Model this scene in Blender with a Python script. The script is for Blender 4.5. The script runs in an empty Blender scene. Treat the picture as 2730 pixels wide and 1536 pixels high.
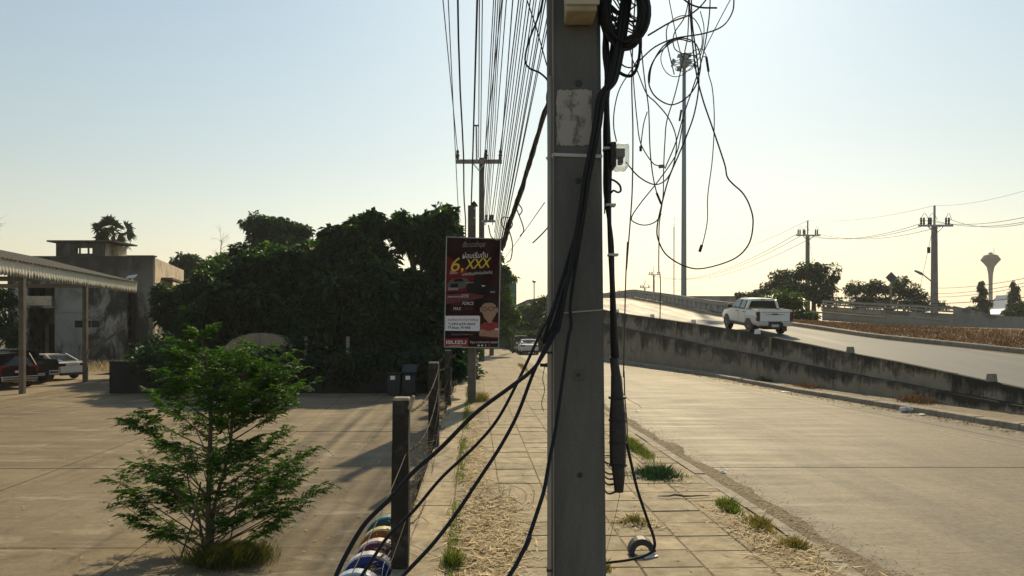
import bpy, bmesh, math, random
import numpy as np
from mathutils import Vector, Matrix, noise as mnoise
random.seed(7); rng = np.random.default_rng(7)
R = math.radians
SC = bpy.context.scene
COL = SC.collection

# ------------------------------------------------------------------ camera, sky, sun, exposure
F, HY, HC = 2000.0, 872.0, 2.5            # focal length and horizon row of the photograph (2730 px wide), eye height
cd = bpy.data.cameras.new('camera'); cam = bpy.data.objects.new('camera', cd); COL.objects.link(cam)
cam.location = (0, 0, HC); cam.rotation_euler = (R(90), 0, 0)
cd.sensor_width = 36; cd.lens = 36 * F / 2730; cd.shift_y = 104 / 2730; cd.clip_start = .05; cd.clip_end = 6000
SC.camera = cam
SUN_AZ, SUN_EL = R(11), R(34)
w = bpy.data.worlds.new('World'); SC.world = w; w.use_nodes = True
nt = w.node_tree; bg = nt.nodes['Background']
sky = nt.nodes.new('ShaderNodeTexSky'); sky.sky_type = 'NISHITA'; sky.sun_disc = False
sky.sun_elevation = SUN_EL; sky.sun_rotation = SUN_AZ; sky.altitude = 10; sky.air_density = 1.65; sky.dust_density = .5; sky.ozone_density = 1.0
tint = nt.nodes.new('ShaderNodeMix'); tint.data_type = 'RGBA'; tint.blend_type = 'MULTIPLY'; tint.inputs[0].default_value = 1
wc_ = nt.nodes.new('ShaderNodeTexCoord'); sx_ = nt.nodes.new('ShaderNodeSeparateXYZ'); rp_ = nt.nodes.new('ShaderNodeValToRGB')     # dust warms the air low over the horizon, all the way round
nt.links.new(wc_.outputs['Generated'], sx_.inputs[0]); nt.links.new(sx_.outputs['Z'], rp_.inputs[0]); nt.links.new(rp_.outputs[0], tint.inputs[7])
rp_.color_ramp.elements[0].color = (1.0, .925, .89, 1); rp_.color_ramp.elements[0].position = .0; rp_.color_ramp.elements[1].color = (.93, 1.0, 1.0, 1); rp_.color_ramp.elements[1].position = .4
hs = nt.nodes.new('ShaderNodeHueSaturation'); hs.inputs['Saturation'].default_value = .72   # dusty air washes the colour out
nt.links.new(sky.outputs[0], hs.inputs['Color']); nt.links.new(hs.outputs[0], tint.inputs[6]); nt.links.new(tint.outputs[2], bg.inputs[0]); bg.inputs[1].default_value = .099
sd = bpy.data.lights.new('sun', 'SUN'); sun = bpy.data.objects.new('sun', sd); COL.objects.link(sun)
sd.energy = 5.0; sd.angle = R(.9); sd.color = (1, .81, .5)
sv = Vector((math.sin(SUN_AZ) * math.cos(SUN_EL), math.cos(SUN_AZ) * math.cos(SUN_EL), math.sin(SUN_EL)))
sun.rotation_euler = sv.to_track_quat('Z', 'Y').to_euler(); sun.location = sv * 60
SC.view_settings.view_transform = 'Standard'; SC.view_settings.look = 'None'
SC.view_settings.exposure = 0.0; SC.view_settings.gamma = 1.0
SC.cycles.use_denoising = True
SC.cycles.max_bounces = 6; SC.cycles.transparent_max_bounces = 12; SC.cycles.sample_clamp_indirect = 6

# ------------------------------------------------------------------ small helpers
def P(px, py, Y):                          # where a point seen at a pixel stands, at its own distance
    return Vector(((px - 1365) / F * Y, Y, HC - (py - HY) / F * Y))
def S(u, v, z=0.0):                        # pavement coordinates: u across, v along
    return Vector((u - .0495 * v, v, z))
def lerp(tab, x):
    xs = [t[0] for t in tab]; ys = [t[1] for t in tab]
    if x <= xs[0]: return ys[0] + (x - xs[0]) * (ys[1] - ys[0]) / (xs[1] - xs[0])
    if x >= xs[-1]: return ys[-1] + (x - xs[-1]) * (ys[-1] - ys[-2]) / (xs[-1] - xs[-2])
    return float(np.interp(x, xs, ys))
def tag(o, label=None, cat=None, group=None, kind=None):
    if label: o['label'] = label
    if cat: o['category'] = cat
    if group: o['group'] = group
    if kind: o['kind'] = kind
    return o
ORG = {}
def thing(name, label, cat, loc=(0, 0, 0), group=None, rotz=0, kind=None):
    o = bpy.data.objects.new(name, None); COL.objects.link(o); o.location = loc; o.rotation_euler = (0, 0, rotz)
    o.empty_display_size = .2
    ORG[o.name] = Vector(loc)
    return tag(o, label, cat, group, kind)
def org(o): return ORG.get(o.name, Vector((0, 0, 0)))

class MB:
    def __init__(s): s.v = []; s.f = []; s.uv = None
    def add(s, vs, fs):
        n = len(s.v); s.v += [tuple(v) for v in vs]; s.f += [tuple(i + n for i in f) for f in fs]; return s
    def box(s, c, d, M=None, taper=(1, 1)):
        x, y, z = d[0] / 2, d[1] / 2, d[2] / 2; tx, ty = taper
        vs = [Vector(q) for q in ((-x, -y, -z), (x, -y, -z), (x, y, -z), (-x, y, -z), (-x * tx, -y * ty, z), (x * tx, -y * ty, z), (x * tx, y * ty, z), (-x * tx, y * ty, z))]
        if M is not None: vs = [M @ q for q in vs]
        c = Vector(c)
        return s.add([q + c for q in vs], [(0, 3, 2, 1), (4, 5, 6, 7), (0, 1, 5, 4), (1, 2, 6, 5), (2, 3, 7, 6), (3, 0, 4, 7)])
    def b2(s, x0, x1, y0, y1, z0, z1):
        return s.box(((x0 + x1) / 2, (y0 + y1) / 2, (z0 + z1) / 2), (abs(x1 - x0), abs(y1 - y0), abs(z1 - z0)))
    def bar(s, a, b, w, h=None):               # a beam from a to b
        a, b = Vector(a), Vector(b); d = b - a; L = d.length
        if L < 1e-6: return s
        M = d.to_track_quat('Z', 'Y').to_matrix()
        return s.box((a + b) / 2, (w, h or w, L), M)
    def tube(s, pts, r, n=6, cap=True):
        pts = [Vector(p) for p in pts]; m = len(pts)
        rs = r if isinstance(r, (list, tuple)) else [r] * m
        t = (pts[1] - pts[0]).normalized(); up = t.orthogonal().normalized()
        base = len(s.v)
        for i, p in enumerate(pts):
            if 0 < i < m - 1: t = (pts[i + 1] - pts[i - 1])
            elif i == m - 1: t = pts[-1] - pts[-2]
            if t.length < 1e-9: t = Vector((0, 0, 1))
            t = t.normalized(); up = up - t * up.dot(t)
            if up.length < 1e-6: up = t.orthogonal()
            up = up.normalized(); sd_ = t.cross(up)
            for k in range(n):
                a = 2 * math.pi * k / n
                s.v.append(tuple(p + (up * math.cos(a) + sd_ * math.sin(a)) * rs[i]))
        for i in range(m - 1):
            for k in range(n):
                a = base + i * n + k; b = base + i * n + (k + 1) % n
                s.f.append((a, b, b + n, a + n))
        if cap:
            s.f.append(tuple(base + k for k in reversed(range(n)))); s.f.append(tuple(base + (m - 1) * n + k for k in range(n)))
        return s
    def lathe(s, prof, c=(0, 0, 0), n=16, M=None):   # prof: (r, z) list
        c = Vector(c); b = len(s.v)
        for r, z in prof:
            for k in range(n):
                a = 2 * math.pi * k / n; q = Vector((r * math.cos(a), r * math.sin(a), z))
                if M is not None: q = M @ q
                s.v.append(tuple(q + c))
        for i in range(len(prof) - 1):
            for k in range(n):
                a = b + i * n + k; d = b + i * n + (k + 1) % n
                s.f.append((a, d, d + n, a + n))
        s.f.append(tuple(b + k for k in reversed(range(n)))); s.f.append(tuple(b + (len(prof) - 1) * n + k for k in range(n)))
        return s
    def prism(s, poly, o, ax, ay, az, depth):        # polygon (x,y) on axes ax, ay pushed along az by depth
        o, ax, ay, az = map(Vector, (o, ax, ay, az)); n = len(poly)
        vs = [o + ax * x + ay * y for x, y in poly] + [o + ax * x + ay * y + az * depth for x, y in poly]
        fs = [tuple(reversed(range(n))), tuple(range(n, 2 * n))] + [(i, (i + 1) % n, n + (i + 1) % n, n + i) for i in range(n)]
        return s.add(vs, fs)
    def loft(s, secs, closed=False, caps=True):      # secs: lists of equal length
        n = len(secs[0]); b = len(s.v)
        for q in secs: s.v += [tuple(p) for p in q]
        for i in range(len(secs) - 1):
            for k in range(n if closed else n - 1):
                a = b + i * n + k; d = b + i * n + (k + 1) % n
                s.f.append((a, d, d + n, a + n))
        if caps:
            s.f.append(tuple(b + k for k in reversed(range(n)))); s.f.append(tuple(b + (len(secs) - 1) * n + k for k in range(n)))
        return s
    def mesh(s, name):
        me = bpy.data.meshes.new(name); me.from_pydata(s.v, [], s.f); me.validate()
        if s.uv is not None:
            l = me.uv_layers.new(name='UVMap')
            for p in me.polygons:
                for li in p.loop_indices: l.data[li].uv = s.uv[me.loops[li].vertex_index]
        return me
    def build(s, name, mat, parent=None, smooth=False, local=False, bevel=0, fixn=True):
        if parent is None:
            a = np.array(s.v); lo = a.min(0); hi = a.max(0)
            o0 = Vector(((lo[0] + hi[0]) / 2, (lo[1] + hi[1]) / 2, lo[2]))
        else: o0 = Vector((0, 0, 0)) if local else org(parent)
        if not local: s.v = [(v[0] - o0.x, v[1] - o0.y, v[2] - o0.z) for v in s.v]
        me = s.mesh(name)
        if fixn and len(s.f) < 20000:
            bm = bmesh.new(); bm.from_mesh(me); bmesh.ops.recalc_face_normals(bm, faces=bm.faces)
            if bevel: bmesh.ops.bevel(bm, geom=[e for e in bm.edges if e.is_manifold and e.calc_face_angle(0) > .4], offset=bevel, segments=2, affect='EDGES', profile=.5, clamp_overlap=True)
            bm.to_mesh(me); bm.free()
        if smooth: me.polygons.foreach_set('use_smooth', [True] * len(me.polygons))
        return obj(name, me, mat, parent, o0 if parent is None and not local else None)
def obj(name, me, mat, parent=None, loc=None):
    o = bpy.data.objects.new(name, me); COL.objects.link(o)
    if mat is not None and not me.materials: me.materials.append(mat)
    if parent is not None: o.parent = parent; ORG[o.name] = org(parent)
    if loc is not None: o.location = loc; ORG[o.name] = Vector(loc)
    return o
def copy_tree(o, parent=None):
    c = o.copy(); COL.objects.link(c); c.parent = parent
    for ch in list(o.children): copy_tree(ch, c)
    return c
def spline(pts, k=6):                      # Catmull-Rom through the points
    pts = [Vector(p) for p in pts]; q = [pts[0] * 2 - pts[1]] + pts + [pts[-1] * 2 - pts[-2]]; out = []
    for i in range(1, len(q) - 2):
        a, b, c, d = q[i - 1], q[i], q[i + 1], q[i + 2]
        for j in range(k):
            t = j / k
            out.append(.5 * ((2 * b) + (c - a) * t + (2 * a - 5 * b + 4 * c - d) * t * t + (3 * b - a - 3 * c + d) * t ** 3))
    out.append(pts[-1]); return out

# ------------------------------------------------------------------ materials
MATS = {}
def mat(name, col, rough=.7, metal=0, spec=.35, col2=None, scale=6, detail=6, contrast=(.35, .65), bump=0, bscale=40, coord='Object', alpha=None, stretch=None, emit=None):
    if name in MATS: return MATS[name]
    m = bpy.data.materials.new(name); m.use_nodes = True; t = m.node_tree; b = t.nodes['Principled BSDF']
    b.inputs['Base Color'].default_value = (*col, 1); b.inputs['Roughness'].default_value = rough; b.inputs['Metallic'].default_value = metal
    b.inputs['Specular IOR Level'].default_value = spec
    tc = t.nodes.new('ShaderNodeTexCoord'); src = tc.outputs[coord]
    if coord == 'World':
        pass
    if stretch:
        mp = t.nodes.new('ShaderNodeMapping'); mp.inputs['Scale'].default_value = stretch; t.links.new(src, mp.inputs[0]); src = mp.outputs[0]
    if col2 is not None:
        n = t.nodes.new('ShaderNodeTexNoise'); n.inputs['Scale'].default_value = scale; n.inputs['Detail'].default_value = detail; n.inputs['Roughness'].default_value = .62
        t.links.new(src, n.inputs['Vector'])
        r = t.nodes.new('ShaderNodeValToRGB'); r.color_ramp.elements[0].position = contrast[0]; r.color_ramp.elements[1].position = contrast[1]
        r.color_ramp.elements[0].color = (*col, 1); r.color_ramp.elements[1].color = (*col2, 1)
        t.links.new(n.outputs['Fac'], r.inputs[0]); t.links.new(r.outputs[0], b.inputs['Base Color'])
    if bump:
        n2 = t.nodes.new('ShaderNodeTexNoise'); n2.inputs['Scale'].default_value = bscale; n2.inputs['Detail'].default_value = 5
        t.links.new(src, n2.inputs['Vector'])
        bp = t.nodes.new('ShaderNodeBump'); bp.inputs['Strength'].default_value = bump; bp.inputs['Distance'].default_value = .02
        t.links.new(n2.outputs['Fac'], bp.inputs['Height']); t.links.new(bp.outputs[0], b.inputs['Normal'])
    if emit: b.inputs['Emission Color'].default_value = (*emit[0], 1); b.inputs['Emission Strength'].default_value = emit[1]
    MATS[name] = m; return m
class NB:                                   # tiny node-building shorthand
    def __init__(s, m): s.t = m.node_tree; s.b = s.t.nodes['Principled BSDF']; s.g = s.t.nodes.new('ShaderNodeNewGeometry'); s.tc = s.t.nodes.new('ShaderNodeTexCoord')
    def n(s, k, **kw):
        q = s.t.nodes.new(k)
        for a, v in kw.items(): setattr(q, a, v)
        return q
    def l(s, a, b): s.t.links.new(a, b)
    def mapp(s, src, sc, rot=(0, 0, 0)):
        q = s.n('ShaderNodeMapping'); q.inputs['Scale'].default_value = sc; q.inputs['Rotation'].default_value = rot; s.l(src, q.inputs[0]); return q.outputs[0]
    def noise(s, src, sc, det=6, ro=.6, dist=0):
        q = s.n('ShaderNodeTexNoise'); q.inputs['Scale'].default_value = sc; q.inputs['Detail'].default_value = det; q.inputs['Roughness'].default_value = ro; q.inputs['Distortion'].default_value = dist; s.l(src, q.inputs['Vector']); return q.outputs['Fac']
    def ramp(s, src, *stops):
        q = s.n('ShaderNodeValToRGB'); e = q.color_ramp.elements
        while len(e) < len(stops): e.new(.5)
        for i, (p, c) in enumerate(stops):
            e[i].position = p; e[i].color = (c, c, c, 1) if isinstance(c, (int, float)) else (*c, 1)
        s.l(src, q.inputs[0]); return q.outputs[0]
    def mix(s, fac, a, b, mode='MIX'):
        q = s.n('ShaderNodeMix', data_type='RGBA', blend_type=mode)
        for k, v in ((0, fac), (6, a), (7, b)):
            if isinstance(v, (int, float)): q.inputs[k].default_value = v
            elif isinstance(v, tuple): q.inputs[k].default_value = (*v, 1)
            else: s.l(v, q.inputs[k])
        return q.outputs[2]
    def math(s, op, a, b=0.0):
        q = s.n('ShaderNodeMath', operation=op)
        for k, v in ((0, a), (1, b)):
            if isinstance(v, (int, float)): q.inputs[k].default_value = v
            else: s.l(v, q.inputs[k])
        return q.outputs[0]
    def bump(s, h, st, dist=.02):
        q = s.n('ShaderNodeBump'); q.inputs['Strength'].default_value = st; q.inputs['Distance'].default_value = dist; s.l(h, q.inputs['Height']); s.l(q.outputs[0], s.b.inputs['Normal'])
def new(name, rough=.8, spec=.3):
    m = bpy.data.materials.new(name); m.use_nodes = True; MATS[name] = m; q = NB(m); q.b.inputs['Roughness'].default_value = rough; q.b.inputs['Specular IOR Level'].default_value = spec
    return m, q

def ground_mat(name, a, b, c, rough=.8, big=.35, streak=None, grit=60, bump=.25, spec=.3, dust=None, perobj=False, stain=False):
    m, q = new(name, rough, spec); pos = q.g.outputs['Position']
    n1 = q.noise(pos, big, 8, .65); n2 = q.noise(pos, big * 7, 8, .7); n3 = q.noise(pos, grit, 4, .7)
    c1 = q.ramp(n1, (.36, a), (.64, b)); c2 = q.mix(q.ramp(n2, (.42, 0.0), (.7, .8)), c1, c)
    if streak:
        st = q.noise(q.mapp(pos, streak[0], (0, 0, streak[2])), streak[1], 6, .65); c2 = q.mix(q.ramp(st, (.4, 0.0), (.68, .75)), c2, streak[3])
    if dust:
        d1 = q.noise(q.mapp(pos, dust[0]), dust[1], 7, .7, .6); c2 = q.mix(q.ramp(d1, (.56, 0.0), (.7, .9)), c2, dust[2])
    if stain:
        s1 = q.noise(pos, .7, 9, .75, .8); c2 = q.mix(q.ramp(s1, (.56, 0.0), (.66, .55)), c2, (.1, .078, .05)); s2_ = q.noise(q.mapp(pos, (1.0, .06, 1), (0, 0, .35)), 1.3, 4, .6); c2 = q.mix(q.ramp(s2_, (.56, 0.0), (.64, .4)), c2, (.12, .092, .06))
    if perobj:
        oi = q.n('ShaderNodeObjectInfo'); c2 = q.mix(1.0, c2, q.ramp(oi.outputs['Random'], (0.0, (.8, .8, .8)), (1.0, (1.08, 1.06, 1.02))), 'MULTIPLY')
    nm_ = q.noise(pos, 9, 6, .75); c2 = q.mix(.5, c2, q.ramp(nm_, (.36, .6), (.62, 1.05)), 'MULTIPLY')
    cg = q.mix(.55, c2, q.ramp(n3, (.3, .45), (.7, 1.0)), 'MULTIPLY')
    q.l(cg, q.b.inputs['Base Color']); q.bump(n3, bump, .012)
    rr = q.ramp(n2, (.3, rough - .1), (.7, min(1, rough + .1))); q.l(rr, q.b.inputs['Roughness'])
    return m
M_lot = ground_mat('lot_concrete', (.16, .118, .07), (.28, .218, .138), (.21, .16, .096), .85, .22, ((.35, 1.6, 1), 1.2, .35, (.33, .26, .165)), dust=((.6, 1.5, 1), .9, (.46, .4, .3)), stain=True)
M_pave = ground_mat('paver_concrete', (.36, .292, .19), (.46, .385, .262), (.27, .212, .135), .85, .5, grit=45, bump=.3, perobj=True, dust=((1, 1, 1), 1.1, (.44, .37, .26)))
M_edge = ground_mat('edge_concrete', (.4, .325, .21), (.5, .415, .285), (.22, .175, .11), .85, .7, grit=30, bump=.35, perobj=True, dust=((1, 1, 1), 1.6, (.2, .16, .11)))
M_soil = ground_mat('soil', (.16, .12, .08), (.24, .18, .12), (.3, .24, .16), .95, .8, grit=40, bump=.6)
M_ground = ground_mat('far_ground', (.10, .085, .05), (.17, .14, .09), (.07, .08, .035), .95, .05, grit=8)
M_kerb = ground_mat('kerb_concrete', (.33, .29, .23), (.42, .38, .31), (.2, .17, .13), .85, .6, grit=30, bump=.4)
M_verge = ground_mat('dry_verge', (.10, .06, .035), (.17, .105, .06), (.13, .09, .05), .95, .6, grit=20, bump=.8)
# concrete road: fine grooves across the lane, dusty streaks along it
m, q = new('road_concrete', .7, .18); pos = q.g.outputs['Position']
n1 = q.noise(pos, .25, 8, .6); st = q.noise(q.mapp(pos, (.35, 2.6, 1), (0, 0, .12)), 1.1, 8, .7); st2 = q.noise(q.mapp(pos, (1.6, .12, 1), (0, 0, -.1)), .9, 6, .6); gr = q.noise(q.mapp(pos, (3, 40, 1), (0, 0, .1)), 1, 3, .6); n3 = q.noise(pos, 70, 3)
c = q.ramp(n1, (.35, (.24, .2, .14)), (.65, (.315, .265, .19)))
c = q.mix(q.ramp(st, (.42, 0.0), (.7, .7)), c, (.37, .325, .255)); c = q.mix(q.ramp(st2, (.45, 0.0), (.7, .6)), c, (.17, .15, .125))
n4 = q.noise(q.mapp(pos, (1, 6, 1), (0, 0, .1)), 4, 7, .75); c = q.mix(.7, c, q.ramp(n4, (.36, .55), (.62, 1.0)), 'MULTIPLY'); tk = q.noise(q.mapp(pos, (.9, .03, 1), (0, 0, -.1)), 1.0, 4, .6); c = q.mix(q.ramp(tk, (.5, 0.0), (.62, .55)), c, (.15, .135, .115)); n5 = q.noise(pos, 14, 5, .75); c = q.mix(.75, c, q.ramp(n5, (.36, .6), (.6, 1.05)), 'MULTIPLY'); n6 = q.noise(pos, .9, 8, .75, .5); c = q.mix(q.ramp(n6, (.6, 0.0), (.68, .4)), c, (.13, .115, .095)); c = q.mix(.45, c, q.ramp(n3, (.3, .5), (.7, 1.0)), 'MULTIPLY'); q.l(c, q.b.inputs['Base Color'])
q.l(q.ramp(st, (.35, .62), (.7, .8)), q.b.inputs['Roughness']); q.bump(q.math('ADD', gr, q.math('MULTIPLY', n3, .6)), .28, .008); M_road = m
m, q = new('ramp_asphalt', .6, .18); pos = q.g.outputs['Position']
n1 = q.noise(q.mapp(pos, (1.2, .12, 1), (0, 0, .1)), .8, 7, .6); n3 = q.noise(pos, 60, 3)
c = q.ramp(n1, (.35, (.14, .145, .15)), (.65, (.21, .21, .205))); c = q.mix(.5, c, q.ramp(n3, (.3, .5), (.7, 1.0)), 'MULTIPLY'); q.l(c, q.b.inputs['Base Color'])
q.l(q.ramp(n1, (.3, .58), (.7, .75)), q.b.inputs['Roughness']); q.bump(n3, .2, .006); M_ramp = m
# weathered concrete walls: mould creeping down from the top edge, streaks, pale flaking
def wall_mat(name, base, base2, mould, top=.62, amt=1.0):
    m, q = new(name, .9, .2); uv = q.tc.outputs['UV']; pos = q.g.outputs['Position']
    sep = q.n('ShaderNodeSeparateXYZ'); q.l(uv, sep.inputs[0]); v = sep.outputs['Y']
    n1 = q.noise(pos, 1.1, 7, .65); c = q.ramp(n1, (.35, base), (.65, base2))
    blot = q.noise(pos, .55, 8, .7, .6); drip = q.noise(q.mapp(uv, (2.2, .16, 1)), 3.0, 6, .7)
    k = q.math('ADD', v, q.math('MULTIPLY', q.math('SUBTRACT', blot, .5), 2.6)); k = q.math('ADD', k, q.math('MULTIPLY', q.math('SUBTRACT', drip, .5), .9))
    msk = q.math('MULTIPLY', q.ramp(k, (top - .06, 0.0), (top + .1, .6), (top + .38, 1.0)), amt); c = q.mix(msk, c, mould)
    lowd = q.ramp(q.math('ADD', v, q.math('MULTIPLY', drip, .5)), (.18, 1.0), (.5, 0.0)); c = q.mix(q.math('MULTIPLY', lowd, .5), c, (.13, .1, .07))
    n3 = q.noise(pos, 35, 4); c = q.mix(.5, c, q.ramp(n3, (.3, .5), (.7, 1.0)), 'MULTIPLY'); q.l(c, q.b.inputs['Base Color']); q.bump(n3, .35, .02)
    return m
M_wall = wall_mat('mouldy_wall', (.25, .215, .16), (.36, .315, .245), (.04, .038, .032), .6)
M_barrier = wall_mat('mouldy_barrier', (.27, .235, .18), (.39, .345, .27), (.036, .035, .03), .5)
M_parapet = wall_mat('parapet_concrete', (.36, .34, .29), (.46, .43, .37), (.16, .15, .13), .85, .7)
# building plaster with damp stains
m, q = new('stained_plaster', .92, .15); pos = q.g.outputs['Position']
n1 = q.noise(pos, .22, 9, .68, .4); n2 = q.noise(q.mapp(pos, (1.0, 1.0, .45)), .42, 9, .72, .6); n3 = q.noise(pos, 12, 5)
c = q.ramp(n1, (.42, (.36, .355, .33)), (.56, (.18, .178, .16))); c = q.mix(q.ramp(n2, (.47, 0.0), (.56, .93)), c, (.03, .03, .028)); sp = q.n('ShaderNodeSeparateXYZ'); q.l(pos, sp.inputs[0])
up = q.ramp(q.math('ADD', q.math('MULTIPLY', sp.outputs['Z'], .1), q.math('MULTIPLY', n2, .35)), (.72, 0.0), (.92, .8)); c = q.mix(up, c, (.07, .068, .06))
c = q.mix(.4, c, q.ramp(n3, (.3, .5), (.7, 1.0)), 'MULTIPLY'); q.l(c, q.b.inputs['Base Color']); q.bump(n3, .3, .03); M_plaster = m
M_cream = mat('cream_plaster', (.56, .46, .33), .9, col2=(.2, .165, .12), scale=.9, detail=9, contrast=(.45, .68), bump=.2, coord='Object')
# utility pole concrete
m, q = new('pole_concrete', .8, .25); pos = q.g.outputs['Position']
n1 = q.noise(q.mapp(pos, (6, 6, 1.2)), 1, 8, .65); n3 = q.noise(pos, 90, 4); n2 = q.noise(pos, 14, 5, .7)
c = q.ramp(n1, (.35, (.095, .097, .092)), (.65, (.15, .15, .142))); c = q.mix(q.ramp(n2, (.62, 0.0), (.72, .6)), c, (.12, .11, .1)); c = q.mix(.5, c, q.ramp(n3, (.3, .55), (.7, 1.0)), 'MULTIPLY'); q.l(c, q.b.inputs['Base Color']); q.bump(n3, .3, .006); M_pole = m
M_farpole = mat('far_pole_concrete', (.2, .195, .18), .85, col2=(.27, .26, .24), scale=2, bump=.2)
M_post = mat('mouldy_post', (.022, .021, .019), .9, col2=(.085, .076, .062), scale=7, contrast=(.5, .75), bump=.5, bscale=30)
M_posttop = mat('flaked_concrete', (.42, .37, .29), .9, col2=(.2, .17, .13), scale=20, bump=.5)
M_black = mat('black_rubber', (.018, .018, .02), .55, spec=.4, col2=(.035, .034, .034), scale=30)
M_cable = mat('cable_black', (.016, .017, .019), .6, spec=.2)
M_wire = mat('thin_wire', (.02, .02, .022), .6, spec=.2)
M_wirebrown = mat('brown_wire', (.09, .065, .06), .55)
M_steel = mat('galvanised_steel', (.33, .35, .36), .45, metal=.7, col2=(.25, .27, .28), scale=4)
M_mast = mat('mast_steel', (.2, .25, .27), .5, metal=.4)
M_rust = mat('rusty_wire', (.05, .032, .024), .8, col2=(.09, .07, .06), scale=30)
M_pvc = mat('grey_conduit', (.24, .215, .18), .55, col2=(.3, .275, .24), scale=9, stretch=(1, 1, .2))
M_paper = mat('torn_paper', (.36, .34, .30), .9, col2=(.16, .15, .13), scale=16, contrast=(.52, .62), detail=9, stretch=(1, 1, .7))
M_strap = mat('grey_strap', (.45, .46, .46), .5)
M_white = mat('white_paint', (.78, .78, .76), .5)
M_carwhite = mat('car_white', (.72, .73, .74), .22, spec=.5)
M_cardark = mat('car_black', (.018, .017, .019), .2, spec=.5)
M_carmaroon = mat('car_maroon', (.028, .009, .008), .2, spec=.5)
M_cargrey = mat('car_charcoal', (.03, .03, .03), .25, spec=.5)
M_glass = mat('tinted_glass', (.012, .017, .02), .06, spec=.6)
M_chrome = mat('chrome', (.6, .6, .6), .18, metal=1)
M_tyre = mat('tyre', (.02, .02, .02), .8)
M_rim = mat('alloy_rim', (.38, .38, .39), .3, metal=.9)
M_lamp = mat('tail_lamp', (.22, .012, .012), .15, spec=.6)
M_lampdark = mat('tail_lamp_smoked', (.05, .012, .014), .12, spec=.6)
M_plate = mat('number_plate', (.7, .7, .66), .5)
M_plastic = mat('dark_plastic', (.025, .026, .028), .6)
M_yellow = mat('yellow_line', (.55, .36, .07), .8, col2=(.36, .27, .13), scale=9)
M_line = mat('white_line', (.6, .58, .54), .8, col2=(.4, .38, .34), scale=12)
M_bark = mat('bark', (.075, .055, .04), .95, col2=(.13, .1, .075), scale=14, bump=.6, bscale=30, stretch=(1, 1, .25))
M_straw = None
def leaf_mat(name, a, b, tr=.35, trc=None, rough=.55):
    m, q = new(name, rough, .25); ri = q.g.outputs['Random Per Island']
    c = q.ramp(ri, (0.0, a), (.75, b), (1.0, tuple(min(1, x * 1.5) for x in b))); q.l(c, q.b.inputs['Base Color'])
    t = q.n('ShaderNodeBsdfTranslucent'); mx = q.n('ShaderNodeMixShader'); mx.inputs[0].default_value = tr
    cc = q.mix(1.0, c, trc or (1.5, 1.7, .6), 'MULTIPLY'); q.l(cc, t.inputs[0])
    q.l(q.b.outputs[0], mx.inputs[1]); q.l(t.outputs[0], mx.inputs[2]); q.l(mx.outputs[0], q.t.nodes['Material Output'].inputs[0]); return m
M_leaf = leaf_mat('mango_leaf', (.005, .02, .010), (.015, .046, .018), .3)
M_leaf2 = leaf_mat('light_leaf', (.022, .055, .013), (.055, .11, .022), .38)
M_leafb = leaf_mat('bluish_leaf', (.014, .038, .024), (.034, .068, .038), .28)
M_frond = leaf_mat('pinnate_leaf', (.014, .04, .007), (.045, .105, .014), .5)
M_grass = leaf_mat('green_grass', (.07, .10, .02), (.14, .17, .04), .35, (1.3, 1.4, .6))
M_grassy = leaf_mat('yellowing_grass', (.12, .12, .03), (.24, .21, .07), .35, (1.2, 1.15, .6))
M_straw = leaf_mat('straw', (.36, .27, .14), (.56, .45, .27), .2, (1, .95, .8), .7)
M_brown = leaf_mat('dry_brown_grass', (.07, .045, .026), (.19, .125, .075), .25, (1.2, 1, .7), .8)
M_litter = leaf_mat('leaf_litter', (.14, .1, .06), (.38, .3, .19), .1, (1, 1, .8), .85)
M_palm = leaf_mat('palm_leaf', (.022, .035, .018), (.05, .065, .03), .2)

def cloud(name, centers, dirs, sizes, width=.45, mat_=None, parent=None, droop=.25, kind=None, flat=False):
    """leaf cards: a bent diamond per leaf"""
    n = len(centers); d = dirs / np.maximum(np.linalg.norm(dirs, axis=1, keepdims=True), 1e-6)
    r = rng.normal(size=(n, 3)); s_ = np.cross(d, r); s_ /= np.maximum(np.linalg.norm(s_, axis=1, keepdims=True), 1e-6)
    if flat: s_ = np.cross(d, np.array([0, 0, 1.0])) + rng.normal(size=(n, 3)) * np.array([.05, .05, .25]); s_ /= np.maximum(np.linalg.norm(s_, axis=1, keepdims=True), 1e-6)
    L = sizes[:, None]; mid = centers + d * L * .45; tip = centers + d * L + np.array([0, 0, -1]) * L * droop
    V = np.stack([centers, mid + s_ * L * width * .5, tip, mid - s_ * L * width * .5], 1).reshape(-1, 3)
    o0 = org(parent) if parent is not None else Vector((float(V[:, 0].mean()), float(V[:, 1].mean()), float(V[:, 2].min())))
    V = V - np.array(o0)
    me = bpy.data.meshes.new(name); me.vertices.add(4 * n); me.vertices.foreach_set('co', V.astype(np.float32).ravel())
    me.loops.add(4 * n); me.loops.foreach_set('vertex_index', np.arange(4 * n, dtype=np.int32))
    me.polygons.add(n); me.polygons.foreach_set('loop_start', np.arange(0, 4 * n, 4, dtype=np.int32)); me.polygons.foreach_set('loop_total', np.full(n, 4, dtype=np.int32))
    me.update(calc_edges=True); me.validate()
    o = obj(name, me, mat_, parent, None if parent is not None else o0)
    if kind: o['kind'] = kind
    return o
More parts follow.
